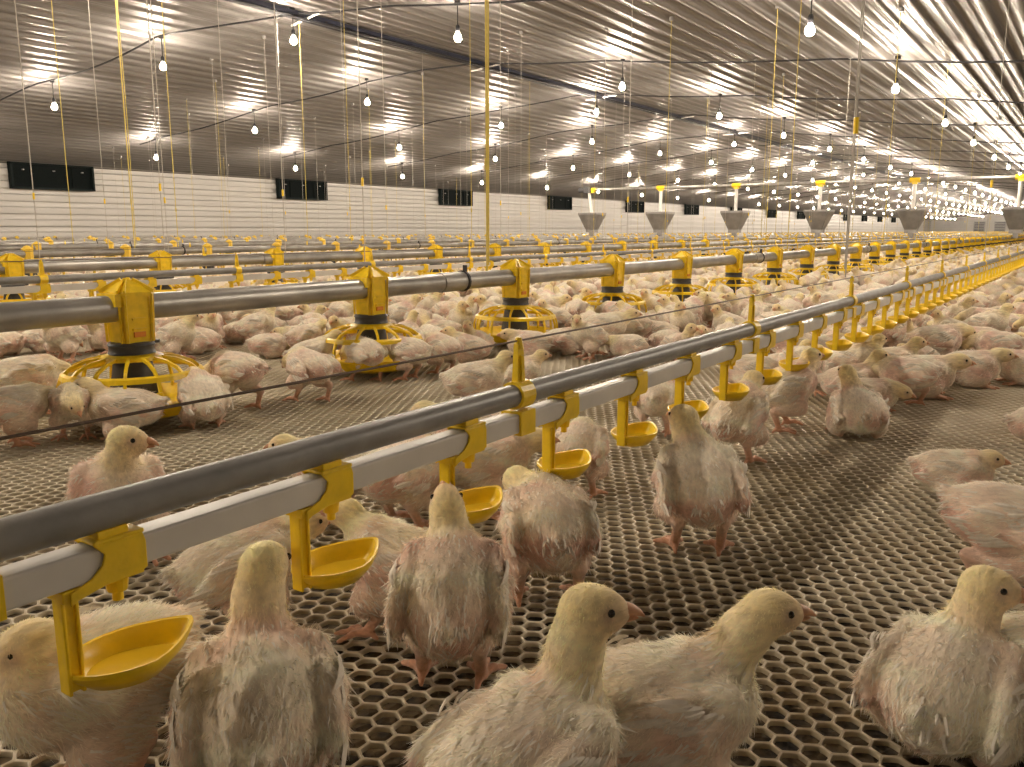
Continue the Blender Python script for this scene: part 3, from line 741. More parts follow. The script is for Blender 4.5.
def bird_prims(hz=0.112, pitch=14, neck=((0.075, 0, 0.165), (0.088, 0, 0.188)), head=(1, 0, 0.05), legs='stand', wing=0.0, fat=1.0, hock=0.0):
    """list of (kind, data, k, colour) in the bird's frame: x forward, z up, feet on z = 0"""
    neck = [list(q) for q in neck]
    if legs != 'sit': hz -= 0.011; neck = [(q[0], q[1], q[2] - 0.014) for q in neck]
    th = math.radians(pitch); c, s = math.cos(th), math.sin(th)
    R = np.array([[c, 0, -s], [0, 1, 0], [s, 0, c]])
    B = lambda x, y, z: R @ np.array([x, y * fat, z]) + np.array([0, 0, hz])
    L = []
    E = lambda ctr, r, k, col, Rm=R: L.append(('e', (ctr, r, Rm), k, col))
    C = lambda a, b, ra, rb, k, col: L.append(('c', (a, b, ra, rb), k, col))
    E(B(0, 0, 0), (0.064, 0.042 * fat, 0.043), 0.02, CREAM)
    E(B(0.034, 0, -0.006), (0.044, 0.038 * fat, 0.041), 0.02, CREAM)
    E(B(-0.036, 0, 0.001), (0.042, 0.035 * fat, 0.036), 0.02, CREAM)
    C(B(-0.060, 0, 0.012), B(-0.080, 0, 0.022), 0.018, 0.007, 0.012, CREAM)
    n0 = B(0.047, 0, 0.018)
    n1, n2 = np.array(neck[0], float), np.array(neck[1], float)
    C(n0, n1, 0.0250, 0.0186, 0.010, YEL * .45 + CREAM * .55)
    C(n1, n2, 0.0192, 0.0165, 0.008, YEL)
    hd = nrm(head); H = frame(hd); hc = n2 + hd * 0.006
    E(hc, (0.0225, 0.0170, 0.0180), 0.008, YEL, H)
    E(hc + hd * 0.014 + H[:, 2] * -0.0025, (0.0125, 0.0105, 0.0105), 0.006, FACE, H)
    C(hc + hd * 0.012 + H[:, 2] * -0.010, hc + hd * 0.004 + H[:, 2] * -0.015, 0.006, 0.005, 0.006, FACE)
    for q in (-1, 1):
        out = wing
        a = B(0.034, q * 0.034, 0.014); b = B(0.012, q * (0.043 + out * 0.03), -0.006); d = B(-0.060, q * (0.037 + out * 0.045), 0.004 - out * 0.02)
        L.append(('e', (B(-0.008, q * (0.039 + out * 0.02), 0.004), (0.052, 0.0125, 0.026), R @ frame((1, -q * 0.10 - q * out * .35, 0.02))), 0.006, CREAM))
        C(a, b, 0.017, 0.013, 0.008, CREAM); C(b, d, 0.0125, 0.005, 0.005, CREAM)
    if legs in ('stand', 'walk', 'wide'):
        for q in (-1, 1):
            fx = {'stand': 0.004 * q, 'walk': 0.034 * q, 'wide': 0.0}[legs]
            wy = 0.034 if legs == 'wide' else 0.028
            hip = B(-0.012, q * 0.023, -0.020); knee = np.array([0.022 + fx * .3, q * 0.036 * fat, hz - 0.045]); hk = np.array([-0.020 + fx * .8 + hock, q * wy, 0.050]); ft = np.array([0.004 + fx, q * (wy + 0.002), 0.0095])
            E((hip + knee) / 2, (0.034, 0.018, 0.025), 0.014, CREAM, np.eye(3))
            C(knee, hk, 0.0200, 0.0078, 0.010, CREAM * .5 + PINK * .5)
            C(hk, ft, 0.0075, 0.0060, 0.006, LEG)
            for a_, ln in ((-34, .034), (0, .040), (34, .034), (172, .016)):
                w = math.radians(a_ + q * 8); m1 = ft + np.array([math.cos(w) * ln * .5, math.sin(w) * ln * .5, 0.0005]); e = ft + np.array([math.cos(w) * ln, math.sin(w) * ln, -0.0055])
                C(ft, m1, 0.0046, 0.0040, 0.003, LEG); C(m1, e, 0.0040, 0.0030, 0.003, LEG)
    else:
        for q in (-1, 1):
            E(np.array([0.004, q * 0.037 * fat, 0.030]), (0.042, 0.022, 0.028), 0.014, CREAM, np.eye(3))
            ft = np.array([0.032, q * 0.036, 0.0085])
            C(np.array([-0.022, q * 0.036, 0.010]), ft, 0.0065, 0.006, 0.005, LEG)
            for a_, ln in ((-30, .030), (0, .036), (30, .030)):
                w = math.radians(a_ + q * 10); e = ft + np.array([math.cos(w) * ln, math.sin(w) * ln, -0.0045]); C(ft, e, 0.0046, 0.0032, 0.003, LEG)
    info = dict(hc=hc, H=H, B=B, R=R, wing=wing, fat=fat)
    return L, info
def ev(L, P):
    d = None; parts = []
    for kind, dat, k, col in L:
        q = sd_ell(P, *dat) if kind == 'e' else sd_cone(P, *dat)
        parts.append(q); d = q if d is None else smin(d, q, k)
    return d, parts
def fbm(P, f=30.0, seed=0.0):
    s = 0
    for i in range(4):
        a = f * (1.9 ** i)
        s = s + (np.sin(P[:, 0] * a * 1.1 + 1.7 * i + seed) * np.sin(P[:, 1] * a * 1.3 + 2.3 * i + seed * 2) + np.sin(P[:, 2] * a * .9 + P[:, 0] * a * .5 + i + seed)) * 0.5 / (1.5 ** i)
    return s
def surfnet(L, h):
    lo = np.array([9., 9, 9]); hi = -lo
    for kind, dat, k, col in L:
        if kind == 'e': c, r = np.array(dat[0]), max(dat[1]); pts = [(c, r)]
        else: pts = [(np.array(dat[0]), dat[2]), (np.array(dat[1]), dat[3])]
        for c, r in pts: lo = np.minimum(lo, c - r - .006); hi = np.maximum(hi, c + r + .006)
    n = np.ceil((hi - lo) / h).astype(int) + 1
    ax = [(lo[i] + h * np.arange(n[i])).astype(np.float32) for i in range(3)]
    P = np.stack(np.meshgrid(*ax, indexing='ij'), -1)
    F, _ = ev(L, P)
    F = F.astype(np.float32)
    nx, ny, nz = F.shape
    corners = [(i, j, k) for i in (0, 1) for j in (0, 1) for k in (0, 1)]
    sl = lambda c: F[c[0]:nx - 1 + c[0], c[1]:ny - 1 + c[1], c[2]:nz - 1 + c[2]]
    vals = {c: sl(c) for c in corners}
    neg = sum((vals[c] < 0).astype(np.int8) for c in corners)
    act = (neg > 0) & (neg < 8); idx = np.full(act.shape, -1, np.int64); I = np.argwhere(act); idx[act] = np.arange(len(I))
    V = np.zeros((len(I), 3)); cnt = np.zeros(len(I))
    va = {c: vals[c][act] for c in corners}
    for c0 in corners:
        for a in range(3):
            if c0[a]: continue
            c1 = list(c0); c1[a] = 1; c1 = tuple(c1)
            f0, f1 = va[c0], va[c1]; m = (f0 < 0) != (f1 < 0)
            t = np.where(m, f0 / np.where(m, f0 - f1, 1), 0)
            p = np.array(c0, float)[None].repeat(len(I), 0); p[:, a] += t
            V += p * m[:, None]; cnt += m
    V = (I + V / cnt[:, None]) * h + lo
    Q = []
    neg3 = F < 0
    for a in range(3):
        s0 = [slice(0, None)] * 3; s1 = [slice(0, None)] * 3; s0[a] = slice(0, -1); s1[a] = slice(1, None)
        A, Bn = neg3[tuple(s0)], neg3[tuple(s1)]
        E = np.argwhere(A != Bn); b, c = (a + 1) % 3, (a + 2) % 3
        ok = (E[:, b] > 0) & (E[:, c] > 0) & (E[:, b] < F.shape[b] - 1) & (E[:, c] < F.shape[c] - 1); E = E[ok]
        inside = A[tuple(E.T)]
        def cell(db, dc): q = E.copy(); q[:, b] -= db; q[:, c] -= dc; return idx[tuple(q.T)]
        q = np.stack([cell(1, 1), cell(0, 1), cell(0, 0), cell(1, 0)], 1)
        q[~inside] = q[~inside][:, ::-1]; Q.append(q)
    Q = np.concatenate(Q); Q = Q[(Q >= 0).all(1)]
    return V, Q
def bird_colour(L, info, V, seed):
    _, parts = ev(L, V.astype(np.float32)); D = np.stack(parts, 1)
    W = np.exp(-(D - D.min(1, keepdims=True)) / 0.006); W /= W.sum(1, keepdims=True)
    col = W @ np.stack([c for *_, c in L])
    # bare pink skin between the feathers: flanks, breast and under the tail
    loc = (V - np.array([0, 0, info['B'](0, 0, 0)[2]])) @ info['R']
    legw = W[:, [i for i, p in enumerate(L) if p[3] is LEG]].sum(1)
    yelw = np.clip(W[:, [i for i, p in enumerate(L) if p[3] is YEL or p[3] is FACE]].sum(1), 0, 1)
    side = np.exp(-((loc[:, 2] + 0.012) / 0.022) ** 2) * np.clip(np.abs(loc[:, 1]) / 0.03 - 0.3, 0, 1)
    rump = np.exp(-(((loc[:, 0] + 0.075) / 0.022) ** 2 + ((loc[:, 2]) / 0.022) ** 2))
    nape = np.exp(-(((loc[:, 0] - 0.03) / 0.022) ** 2 + ((loc[:, 2] - 0.038) / 0.02) ** 2)) * .6
    pk = np.clip((side * .60 + rump * .75 + nape * .6 + .17) * (0.65 + 0.9 * fbm(V, 34, seed)), 0, 0.85) * (1 - legw) * (1 - yelw)
    col = col * (1 - pk[:, None]) + PINK * pk[:, None]
    for q in (-1, 1):                                  # bare skin round the eye and ear
        e = info['hc'] + info['H'] @ np.array([0.0085, q * 0.0145, 0.0015]); w = np.exp(-(np.linalg.norm(V - e, axis=1) / 0.0072) ** 2)[:, None] * .8
        col = col * (1 - w) + np.array([0.60, 0.43, 0.33]) * w
        e = info['hc'] + info['H'] @ np.array([-0.004, q * 0.0150, -0.004]); w = np.exp(-(np.linalg.norm(V - e, axis=1) / 0.0036) ** 2)[:, None] * .7
        col = col * (1 - w) + np.array([0.45, 0.30, 0.22]) * w
    col *= (1 + 0.06 * fbm(V, 70, seed + 3))[:, None]
    return np.clip(col, 0.02, 0.93), legw, yelw
def down_mesh(V, Q, col, legw, yelw, info, n, seed, scale=1.0):
    rng = np.random.default_rng(seed)
    a, b, c, d = [V[Q[:, i]] for i in range(4)]
    nr = np.cross(c - a, d - b); ar = np.linalg.norm(nr, axis=1); nr /= np.maximum(ar, 1e-12)[:, None]
    lw, yw = legw[Q[:, 0]], yelw[Q[:, 0]]
    face = np.linalg.norm(a - (info['hc'] + info['H'][:, 0] * 0.020), axis=1) < 0.014
    w = ar * (lw < 0.25) * (~face); w /= w.sum()
    k = rng.choice(len(Q), n, p=w); u, v = rng.random((2, n, 1))
    p = (a[k] * (1 - u) + b[k] * u) * (1 - v) + (d[k] * (1 - u) + c[k] * u) * v
    nn = nr[k]; flow = info['R'] @ np.array([-1.0, 0, -0.35])
    fl = np.tile(flow, (n, 1)); hw = yw[k][:, None]
    fl = fl * (1 - hw) + np.array([-0.3, 0, -1.0]) * hw
    fl -= (fl * nn).sum(1, keepdims=True) * nn; fl /= np.maximum(np.linalg.norm(fl, axis=1, keepdims=True), 1e-6)
    dr = fl + nn * rng.uniform(0.12, 0.65, (n, 1)) + rng.normal(0, 0.28, (n, 3)); dr /= np.linalg.norm(dr, axis=1, keepdims=True)
    ln = rng.uniform(0.0045, 0.0105, (n, 1)) * np.where(yw[k] > .5, 0.52, 1.0)[:, None] * scale
    sd = np.cross(dr, nn + rng.normal(0, .3, (n, 3))); sd /= np.maximum(np.linalg.norm(sd, axis=1, keepdims=True), 1e-6); wd = 0.00045 * scale ** .5
    tuft = (rng.random((n, 1)) < 0.07) & (yw[k] < .3)[:, None]
    ln = np.where(tuft, ln * 1.7, ln); wd = np.where(tuft, 0.0016, wd)
    dr = np.where(tuft, nrm_rows(fl + nn * 0.18 + rng.normal(0, .16, (n, 3))), dr)
    base = p - nn * 0.0006
    T = np.stack([base - sd * wd, base + sd * wd, base + dr * ln], 1).reshape(-1, 3)
    cc = col[Q[k, 0]] * rng.uniform(0.98, 1.18, (n, 1)) + 0.03
    cc = np.where(tuft, np.array([[0.95, 0.91, 0.83]]), cc)
    C3 = np.clip(np.repeat(cc, 3, 0), 0, 0.95)
    return fast_mesh('down', T, np.arange(3 * n).reshape(-1, 3), M['down'], False, col=C3)
def blade(mb, base, tip, nrm_, w, bend=0.004):
    base, tip, n_ = np.array(base, float), np.array(tip, float), nrm(nrm_)
    t = tip - base; s = nrm(np.cross(t, n_)); v = []; prof = [(0, .35), (.2, .8), (.5, 1), (.8, .8), (.95, .4), (1, .05)]
    for u, k in prof:
        p = base + t * u + n_ * bend * math.sin(u * math.pi)
        v += [p - s * w * k - n_ * 0.0012 * k, p + n_ * 0.0004, p + s * w * k - n_ * 0.0012 * k]
    f = []
    for i in range(len(prof) - 1):
        for j in (0, 1): f.append((i * 3 + j, i * 3 + j + 1, i * 3 + j + 4, i * 3 + j + 3))
    mb.add(v, f)
def feathers(info, side, rng):
    B, w = info['B'], info['wing']; mb = MB(); q = side
    for row, (cnt, x0, ln, zb, dz) in enumerate(((8, 0.004, 0.046, -0.014, 0.006), (8, 0.018, 0.034, 0.002, 0.003), (6, 0.026, 0.022, 0.014, 0.0))):
        for i in range(cnt):
            u = i / (cnt - 1)
            bx = x0 - 0.030 * u + rng.uniform(-.003, .003); yo = 0.0505 + w * 0.017
            b0 = B(bx, q * (yo + 0.0005 * row), zb + 0.017 * u); L_ = ln * (0.8 + 0.35 * u) * rng.uniform(.92, 1.08)
            tp = B(bx - L_ * 0.97, q * (yo - 0.007 + w * 0.024 * (1 - u * .3) + rng.uniform(-.001, .002)), zb + 0.017 * u - 0.010 * (1 - u) - w * 0.012)
            blade(mb, b0, tp, info['R'] @ np.array([0, q, 0.35]), 0.0028 + 0.0008 * rng.random(), 0.0035)
    return mb.mesh('wing_feathers', M['feather'], True)
def tail(info, rng):
    mb = MB(); B = info['B']
    for i in range(13):
        u = rng.uniform(-1, 1); l = rng.uniform(0.016, 0.028) * (1 - .25 * abs(u)); dz = rng.uniform(-.012, .004)
        b0 = B(-0.060 - rng.uniform(0, .010), u * 0.013, 0.022 - .006 * abs(u) + dz); tp = B(-0.068 - l, u * 0.020 + rng.normal(0, .002), 0.026 - 0.010 * abs(u) + 1.6 * dz)
        blade(mb, b0, tp, info['R'] @ np.array([0.2, 0.4 * u, 1]), 0.0019, 0.003)
    return mb.mesh('tail_feathers', M['feather'], True)
def beak_mesh(info):
    H, hc = info['H'], info['hc']; o = hc + H[:, 0] * 0.0215 + H[:, 2] * -0.0015
    G = lambda x, y, z: o + H @ np.array([x, y, z])
    mb = MB(); n = 10
    def horn(stn):
        v = []
        for x, z, ry, rz_ in stn:
            for j in range(n): a = 2 * math.pi * j / n; v.append(G(x, ry * math.cos(a), z + rz_ * math.sin(a)))
        k = len(stn); mb.add(v, [(i * n + j, i * n + (j + 1) % n, (i + 1) * n + (j + 1) % n, (i + 1) * n + j) for i in range(k - 1) for j in range(n)] + [tuple(range(n - 1, -1, -1)), tuple((k - 1) * n + j for j in range(n))])
    horn([(-0.004, 0.0015, 0.0075, 0.0060), (0.003, 0.0010, 0.0062, 0.0052), (0.0085, -0.0002, 0.0042, 0.0038), (0.0125, -0.0022, 0.0025, 0.0026), (0.0155, -0.0046, 0.0008, 0.0010)])
    horn([(-0.004, -0.0055, 0.0062, 0.0028), (0.004, -0.0056, 0.0046, 0.0024), (0.008, -0.0058, 0.0028, 0.0016), (0.0110, -0.0058, 0.0009, 0.0006)])
    return mb.mesh('beak', M['beak'], True)
def eye_mesh(info, q):
    H, hc = info['H'], info['hc']; o = hc + H @ np.array([0.0105, q * 0.0142, 0.0035]); mb = MB()
    prof = [(0.0030 * math.sin(math.pi * i / 6) + 1e-5, 0.0030 * math.cos(math.pi * i / 6)) for i in range(7)]
    mb.lathe(prof, tuple(o), 10); return mb.mesh('eye', M['eye'], True)
class Bird:
    """the meshes of one posed young chicken"""
    def __init__(s, seed=0, h=0.0026, down=5000, **kw):
        L, info = bird_prims(**kw); V, Q = surfnet(L, h); rng = np.random.default_rng(seed)
        # feather tracts: shallow lobes over back, wings and thighs
        col, lw, yw = bird_colour(L, info, V, seed * 1.3)
        s.L, s.info = L, info
        s.body = fast_mesh('young_chicken', V, Q, M['bird'], True, col=col)
        s.low = None
        s.down = down_mesh(V, Q, col, lw, yw, info, down, seed)
        s.wings = [feathers(info, q, rng) for q in (-1, 1)]; s.tail = tail(info, rng); s.beak = beak_mesh(info); s.eyes = [eye_mesh(info, q) for q in (-1, 1)]
    def place(s, loc, rz, scale, label, group=None, level=2, name='young_chicken'):
        o = bpy.data.objects.new(name, s.body); COL.objects.link(o); o.location = loc; o.rotation_euler = (0, 0, rz); o.scale = (scale,) * 3
        tag(o, label, 'chicken', group)
        link('beak', s.beak, o)
        if level > 0: link('down_feathers', s.down, o); link('tail_feathers', s.tail, o)
        if level > 0:
            for w in s.wings: link('wing_feathers', w, o)
        if level > 1 or level == 1:
            for e in s.eyes: link('eye', e, o)
        return o
def heading(px, py, r):
    """world heading of a bird at image column px that is turned r degrees clockwise from facing away"""
    d = ray(px, py); return math.atan2(d.y, d.x) - math.radians(r)

UPN = ((0.060, 0, 0.172), (0.062, 0, 0.196))      # neck straight up
# pose: px, py of the feet; r; scale; label; pose arguments
HERO = [
 (112, 792, 245, 1.0, 'yellow-headed white chick with its face behind the upright of the nearest yellow cup', dict(hz=0.118, pitch=4, neck=((0.046, 0, 0.156), (0.044, 0, 0.16)), head=(0.9, -0.3, -0.1), legs='stand')),
 (268, 812, 2, 1.02, 'chick seen from behind with a tall yellow neck, standing past the nearest yellow cup', dict(hz=0.102, pitch=12, neck=((0.054, 0.0, 0.165), (0.058, -0.004, 0.188)), head=(1, -0.5, 0.0), legs='stand', wing=0.15, fat=1.08)),
 (452, 683, 4, 1.0, 'white chick seen from behind with beak raised to the third yellow drinker, wing feathers open', dict(hz=0.110, pitch=18, neck=((0.050, 0.004, 0.158), (0.052, 0.006, 0.174)), head=(0.55, 0.1, 0.95), legs='stand', wing=0.2)),
 (548, 603, 352, 1.02, 'round grey-white chick seen from behind, its back just below the fourth yellow cup', dict(hz=0.110, pitch=8, neck=((0.068, 0.018, 0.136), (0.08, 0.028, 0.142)), head=(1, 0.2, -0.3), legs='wide', wing=0.05)),
 (404, 634, 298, 0.88, 'chick turned toward the second yellow drinker with its face at the nipple', dict(hz=0.110, pitch=16, neck=((0.06, 0, 0.15), (0.074, 0, 0.166)), head=(0.95, 0.15, 0.1), legs='walk')),
 (246, 636, 72, 0.92, 'plump white chick stretching its head behind the upright of the second yellow cup', dict(hz=0.108, pitch=12, neck=((0.066, 0.004, 0.132), (0.082, 0.006, 0.136)), head=(1, 0, 0.1), legs='stand')),
 (482, 515, 78, 1.0, 'chick behind the water pipe between the third and fourth drinkers, facing along the line', dict(hz=0.108, pitch=10, neck=((0.07, 0, 0.128), (0.086, 0, 0.132)), head=(1, 0, 0.0), legs='stand')),
 (405, 528, 40, 1.0, 'chick half hidden behind the water pipe beside the third drinker', dict(hz=0.104, pitch=4, neck=((0.086, 0, 0.115), (0.108, 0, 0.100)), head=(1, 0, -0.7), legs='stand')),
 (578, 497, 10, 0.88, 'small chick standing behind the fourth yellow cup', dict(hz=0.110, pitch=8, neck=((0.080, 0, 0.13), (0.1, 0, 0.12)), head=(1, 0, -0.5), legs='stand')),
 (697, 553, 350, 1.04, 'tall white chick standing alone on the open slats with its back turned and neck up', dict(hz=0.113, pitch=20, neck=((0.050, 0.012, 0.170), (0.050, 0.014, 0.188)), head=(1, 0.55, 0.1), legs='stand', wing=0.12, fat=1.04)),
 (735, 462, 22, 1.0, 'chick with raised neck just behind the tall chick on the open slats', dict(hz=0.110, pitch=22, neck=((0.056, 0, 0.152), (0.066, 0, 0.168)), head=(1, -0.3, 0.0), legs='stand')),
 (782, 430, 52, 1.01, 'large chick standing under a cup with raised head, beyond the open-slat pair', dict(hz=0.114, pitch=18, neck=((0.056, 0, 0.158), (0.062, 0, 0.178)), head=(1, 0, 0.1), legs='walk')),
 (856, 437, 350, 1.01, 'chick sitting back to the camera, yellow neck up, edge of the resting group', dict(hz=0.060, pitch=10, neck=((0.052, 0.010, 0.108), (0.056, 0.016, 0.128)), head=(0.8, 0.3, 0.3), legs='sit', fat=1.1)),
 (868, 412, 100, 0.85, 'chick resting just behind the sitting yellow-necked one', dict(hz=0.058, pitch=4, neck=((0.070, 0, 0.078), (0.086, 0, 0.072)), head=(1, 0, -0.3), legs='sit')),
 (522, 868, 44, 1.03, 'chick closest to the camera, pale yellow neck raised and beak pointing aside', dict(hz=0.094, pitch=8, neck=((0.054, 0.000, 0.160), (0.060, -0.002, 0.184)), head=(0.75, -0.66, 0.02), legs='stand', wing=0.06, fat=1.05)),
 (658, 792, 66, 1.0, 'pale chick with yellow head stretched forward, beside the closest chick', dict(hz=0.090, pitch=4, neck=((0.07, 0, 0.144), (0.084, -0.002, 0.16)), head=(1, -0.15, 0.05), legs='stand', fat=1.05)),
 (942, 742, 14, 1.0, 'fluffy chick sitting back to camera with a white tail tuft and head turned aside', dict(hz=0.058, pitch=12, neck=((0.044, -0.006, 0.112), (0.046, -0.008, 0.134)), head=(0.25, -1, 0.02), legs='sit', fat=1.15, wing=0.12)),
 (950, 496, 84, 0.80, 'pinkish chick resting with open eye, next to the striped-wing chick', dict(hz=0.058, pitch=6, neck=((0.052, 0, 0.082), (0.064, 0, 0.09)), head=(1, -0.1, -0.05), legs='sit')),
 (1006, 592, 86, 1.0, 'pink chick stepping on a bare leg, white striped wing, before the pinkish one', dict(hz=0.105, pitch=-4, neck=((0.085, 0, 0.110), (0.105, 0, 0.100)), head=(1, 0, -0.6), legs='walk', wing=0.12)),
 (1042, 446, 60, 0.90, 'chick cut off by the picture edge above the resting pinkish one', dict(hz=0.058, pitch=8, neck=((0.062, 0, 0.09), (0.078, 0, 0.092)), head=(1, 0, 0), legs='sit')),
 (1066, 735, 60, 1.1, 'white chick cut off by the picture edge beside the fluffy tail-tufted one', dict(hz=0.06, pitch=8, neck=((0.062, 0, 0.09), (0.078, 0, 0.092)), head=(1, 0, 0), legs='sit', wing=0.1)),
 (124, 560, 178, 1.04, 'chick standing behind the grey pipe with bare pink breast and orange beak in profile', dict(hz=0.112, pitch=24, neck=((0.048, 0.004, 0.164), (0.050, 0.008, 0.186)), head=(0.35, 0.93, -0.02), legs='stand', fat=1.05)),
 (338, 520, 290, 0.9, 'chick of which only the head top shows above the grey pipe', dict(hz=0.108, pitch=8, neck=((0.072, 0, 0.136), (0.088, 0, 0.146)), head=(1, 0, -0.1), legs='stand')),
 (474, 480, 285, 0.98, 'chick with rounded grey head peeping above the grey pipe near the yellow post', dict(hz=0.108, pitch=8, neck=((0.074, 0, 0.134), (0.090, 0, 0.142)), head=(1, 0, -0.2), legs='stand')),
 (474, 411, 82, 0.97, 'white chick walking behind the nearest yellow post, head held forward', dict(hz=0.096, pitch=8, neck=((0.068, 0, 0.132), (0.080, 0, 0.152)), head=(1, 0, 0.0), legs='stand')),
 (518, 396, 75, 0.83, 'yellow-headed chick just past the nearest yellow post', dict(hz=0.090, pitch=16, neck=((0.062, 0, 0.132), (0.074, 0, 0.148)), head=(1, 0, 0.0), legs='stand')),
 (128, 436, 280, 0.99, 'cream chick resting in front of the nearest feeder with head turned from it', dict(hz=0.076, pitch=6, neck=((0.06, 0, 0.122), (0.074, 0, 0.132)), head=(1, 0.1, 0.0), legs='stand')),
 (76, 438, 190, 0.83, 'narrow chick standing front-on before the nearest feeder pan', dict(hz=0.108, pitch=20, neck=((0.070, 0.01, 0.126), (0.084, 0.02, 0.120)), head=(0.9, 0.5, -0.7), legs='stand')),
 (16, 446, 75, 0.90, 'chick standing sideways at the picture edge before the nearest feeder', dict(hz=0.110, pitch=2, neck=((0.082, 0, 0.124), (0.102, 0, 0.116)), head=(1, 0, -0.6), legs='stand')),
 (30, 414, 70, 1.03, 'large chick leaning into the nearest feeder pan behind the edge chick', dict(hz=0.108, pitch=0, neck=((0.085, 0, 0.110), (0.105, 0, 0.095)), head=(1, 0, -0.8), legs='stand')),
 (206, 428, 345, 0.97, 'pinkish chick squatting beside the nearest feeder with one leg folded', dict(hz=0.088, pitch=22, neck=((0.082, 0, 0.130), (0.102, 0, 0.120)), head=(1, 0, -0.6), legs='stand')),
 (240, 410, 320, 1.01, 'chick seen from behind, next beyond the squatting pinkish one', dict(hz=0.114, pitch=2, neck=((0.085, 0, 0.115), (0.105, 0, 0.105)), head=(1, 0, -0.6), legs='walk')),
 (312, 402, 325, 0.95, 'chick with fanned wing feathers between the first two feeders', dict(hz=0.112, pitch=10, neck=((0.082, 0, 0.130), (0.102, 0, 0.120)), head=(1, 0, -0.5), legs='walk', wing=0.4)),
 (312, 380, 78, 0.90, 'chick with its head up behind the fanned-wing chick', dict(hz=0.104, pitch=14, neck=((0.066, 0, 0.148), (0.082, 0, 0.162)), head=(1, 0, 0), legs='stand')),
 (366, 382, 325, 0.95, 'chick feeding in the second pan, back turned', dict(hz=0.108, pitch=6, neck=((0.085, 0, 0.115), (0.105, 0, 0.100)), head=(1, 0, -0.8), legs='walk')),
 (410, 380, 300, 0.90, 'striped-wing chick beside the second feeder pan', dict(hz=0.112, pitch=6, neck=((0.085, 0, 0.12), (0.105, 0, 0.105)), head=(1, 0, -0.7), legs='stand', wing=0.15)),
 (444, 374, 320, 0.88, 'chick in the row feeding past the second pan', dict(hz=0.110, pitch=10, neck=((0.085, 0, 0.12), (0.105, 0, 0.105)), head=(1, 0, -0.7), legs='stand')),
 (470, 368, 275, 0.85, 'chick looking back toward the row feeding at the second pan', dict(hz=0.096, pitch=16, neck=((0.062, 0, 0.14), (0.074, 0, 0.158)), head=(1, 0, 0), legs='stand')),
 (604, 354, 82, 1.03, 'chick striding on the open slats behind the drinker line with head up', dict(hz=0.114, pitch=8, neck=((0.074, 0, 0.142), (0.092, 0, 0.158)), head=(1, 0, 0), legs='walk')),
 (632, 350, 300, 0.99, 'round-backed chick next to the striding one behind the drinker line', dict(hz=0.112, pitch=8, neck=((0.085, 0, 0.12), (0.105, 0, 0.105)), head=(1, 0, -0.7), legs='stand')),
 (655, 436, 5, 0.90, 'chick behind the drinker line beside the fifth cup, back turned', dict(hz=0.112, pitch=8, neck=((0.085, 0, 0.12), (0.105, 0, 0.105)), head=(1, 0, -0.7), legs='stand')),
 (918, 396, 78, 1.12, 'large chick lying on the open slats in profile, smooth wing showing', dict(hz=0.058, pitch=2, neck=((0.064, 0, 0.084), (0.08, 0, 0.09)), head=(1, 0, -0.05), legs='sit')),
 (968, 386, 76, 1.03, 'chick lying in profile ahead of the large resting one', dict(hz=0.058, pitch=4, neck=((0.062, 0, 0.086), (0.078, 0, 0.092)), head=(1, 0, 0), legs='sit')),
 (1022, 384, 250, 0.99, 'chick lying at the picture edge, breast toward the resting pair', dict(hz=0.058, pitch=4, neck=((0.062, 0, 0.086), (0.076, 0, 0.088)), head=(1, 0.4, 0), legs='sit')),
 (842, 378, 350, 0.95, 'greyish chick lying with back turned beside the large standing chick', dict(hz=0.058, pitch=4, neck=((0.070, 0, 0.080), (0.086, 0, 0.074)), head=(1, 0, -0.3), legs='sit')),
 (888, 380, 68, 0.99, 'chick with dark-looking raised head lying behind the large resting one', dict(hz=0.058, pitch=6, neck=((0.062, 0, 0.098), (0.074, 0, 0.116)), head=(1, 0, 0), legs='sit')),
 (932, 366, 60, 1.12, 'broad chick standing with spread wing feathers above the large resting one', dict(hz=0.090, pitch=6, neck=((0.078, 0, 0.122), (0.096, 0, 0.118)), head=(1, 0, -0.4), legs='stand', wing=0.35, fat=1.1)),
 (884, 360, 20, 1.08, 'chick standing at the drinker cups with arched neck', dict(hz=0.112, pitch=12, neck=((0.074, 0, 0.152), (0.096, 0, 0.150)), head=(0.9, 0, -0.5), legs='stand')),
]
import os
QUICK = os.environ.get('QUICK')
MINE = []           # (x, y) of birds already placed
for i, (px_, py_, r, sc_, lab, kw) in enumerate(HERO):
    p = on_floor(px_, py_)
    d = p.length
    near_ = d < 1.7
    b = Bird(seed=i + 1, h=0.0024 if near_ else 0.0032, down=(16000 if d < 1.0 else 9000) if near_ else 3500, **kw)
    b.place(p, heading(px_, py_, r), sc_, lab, level=2)
    MINE.append((p.x, p.y))

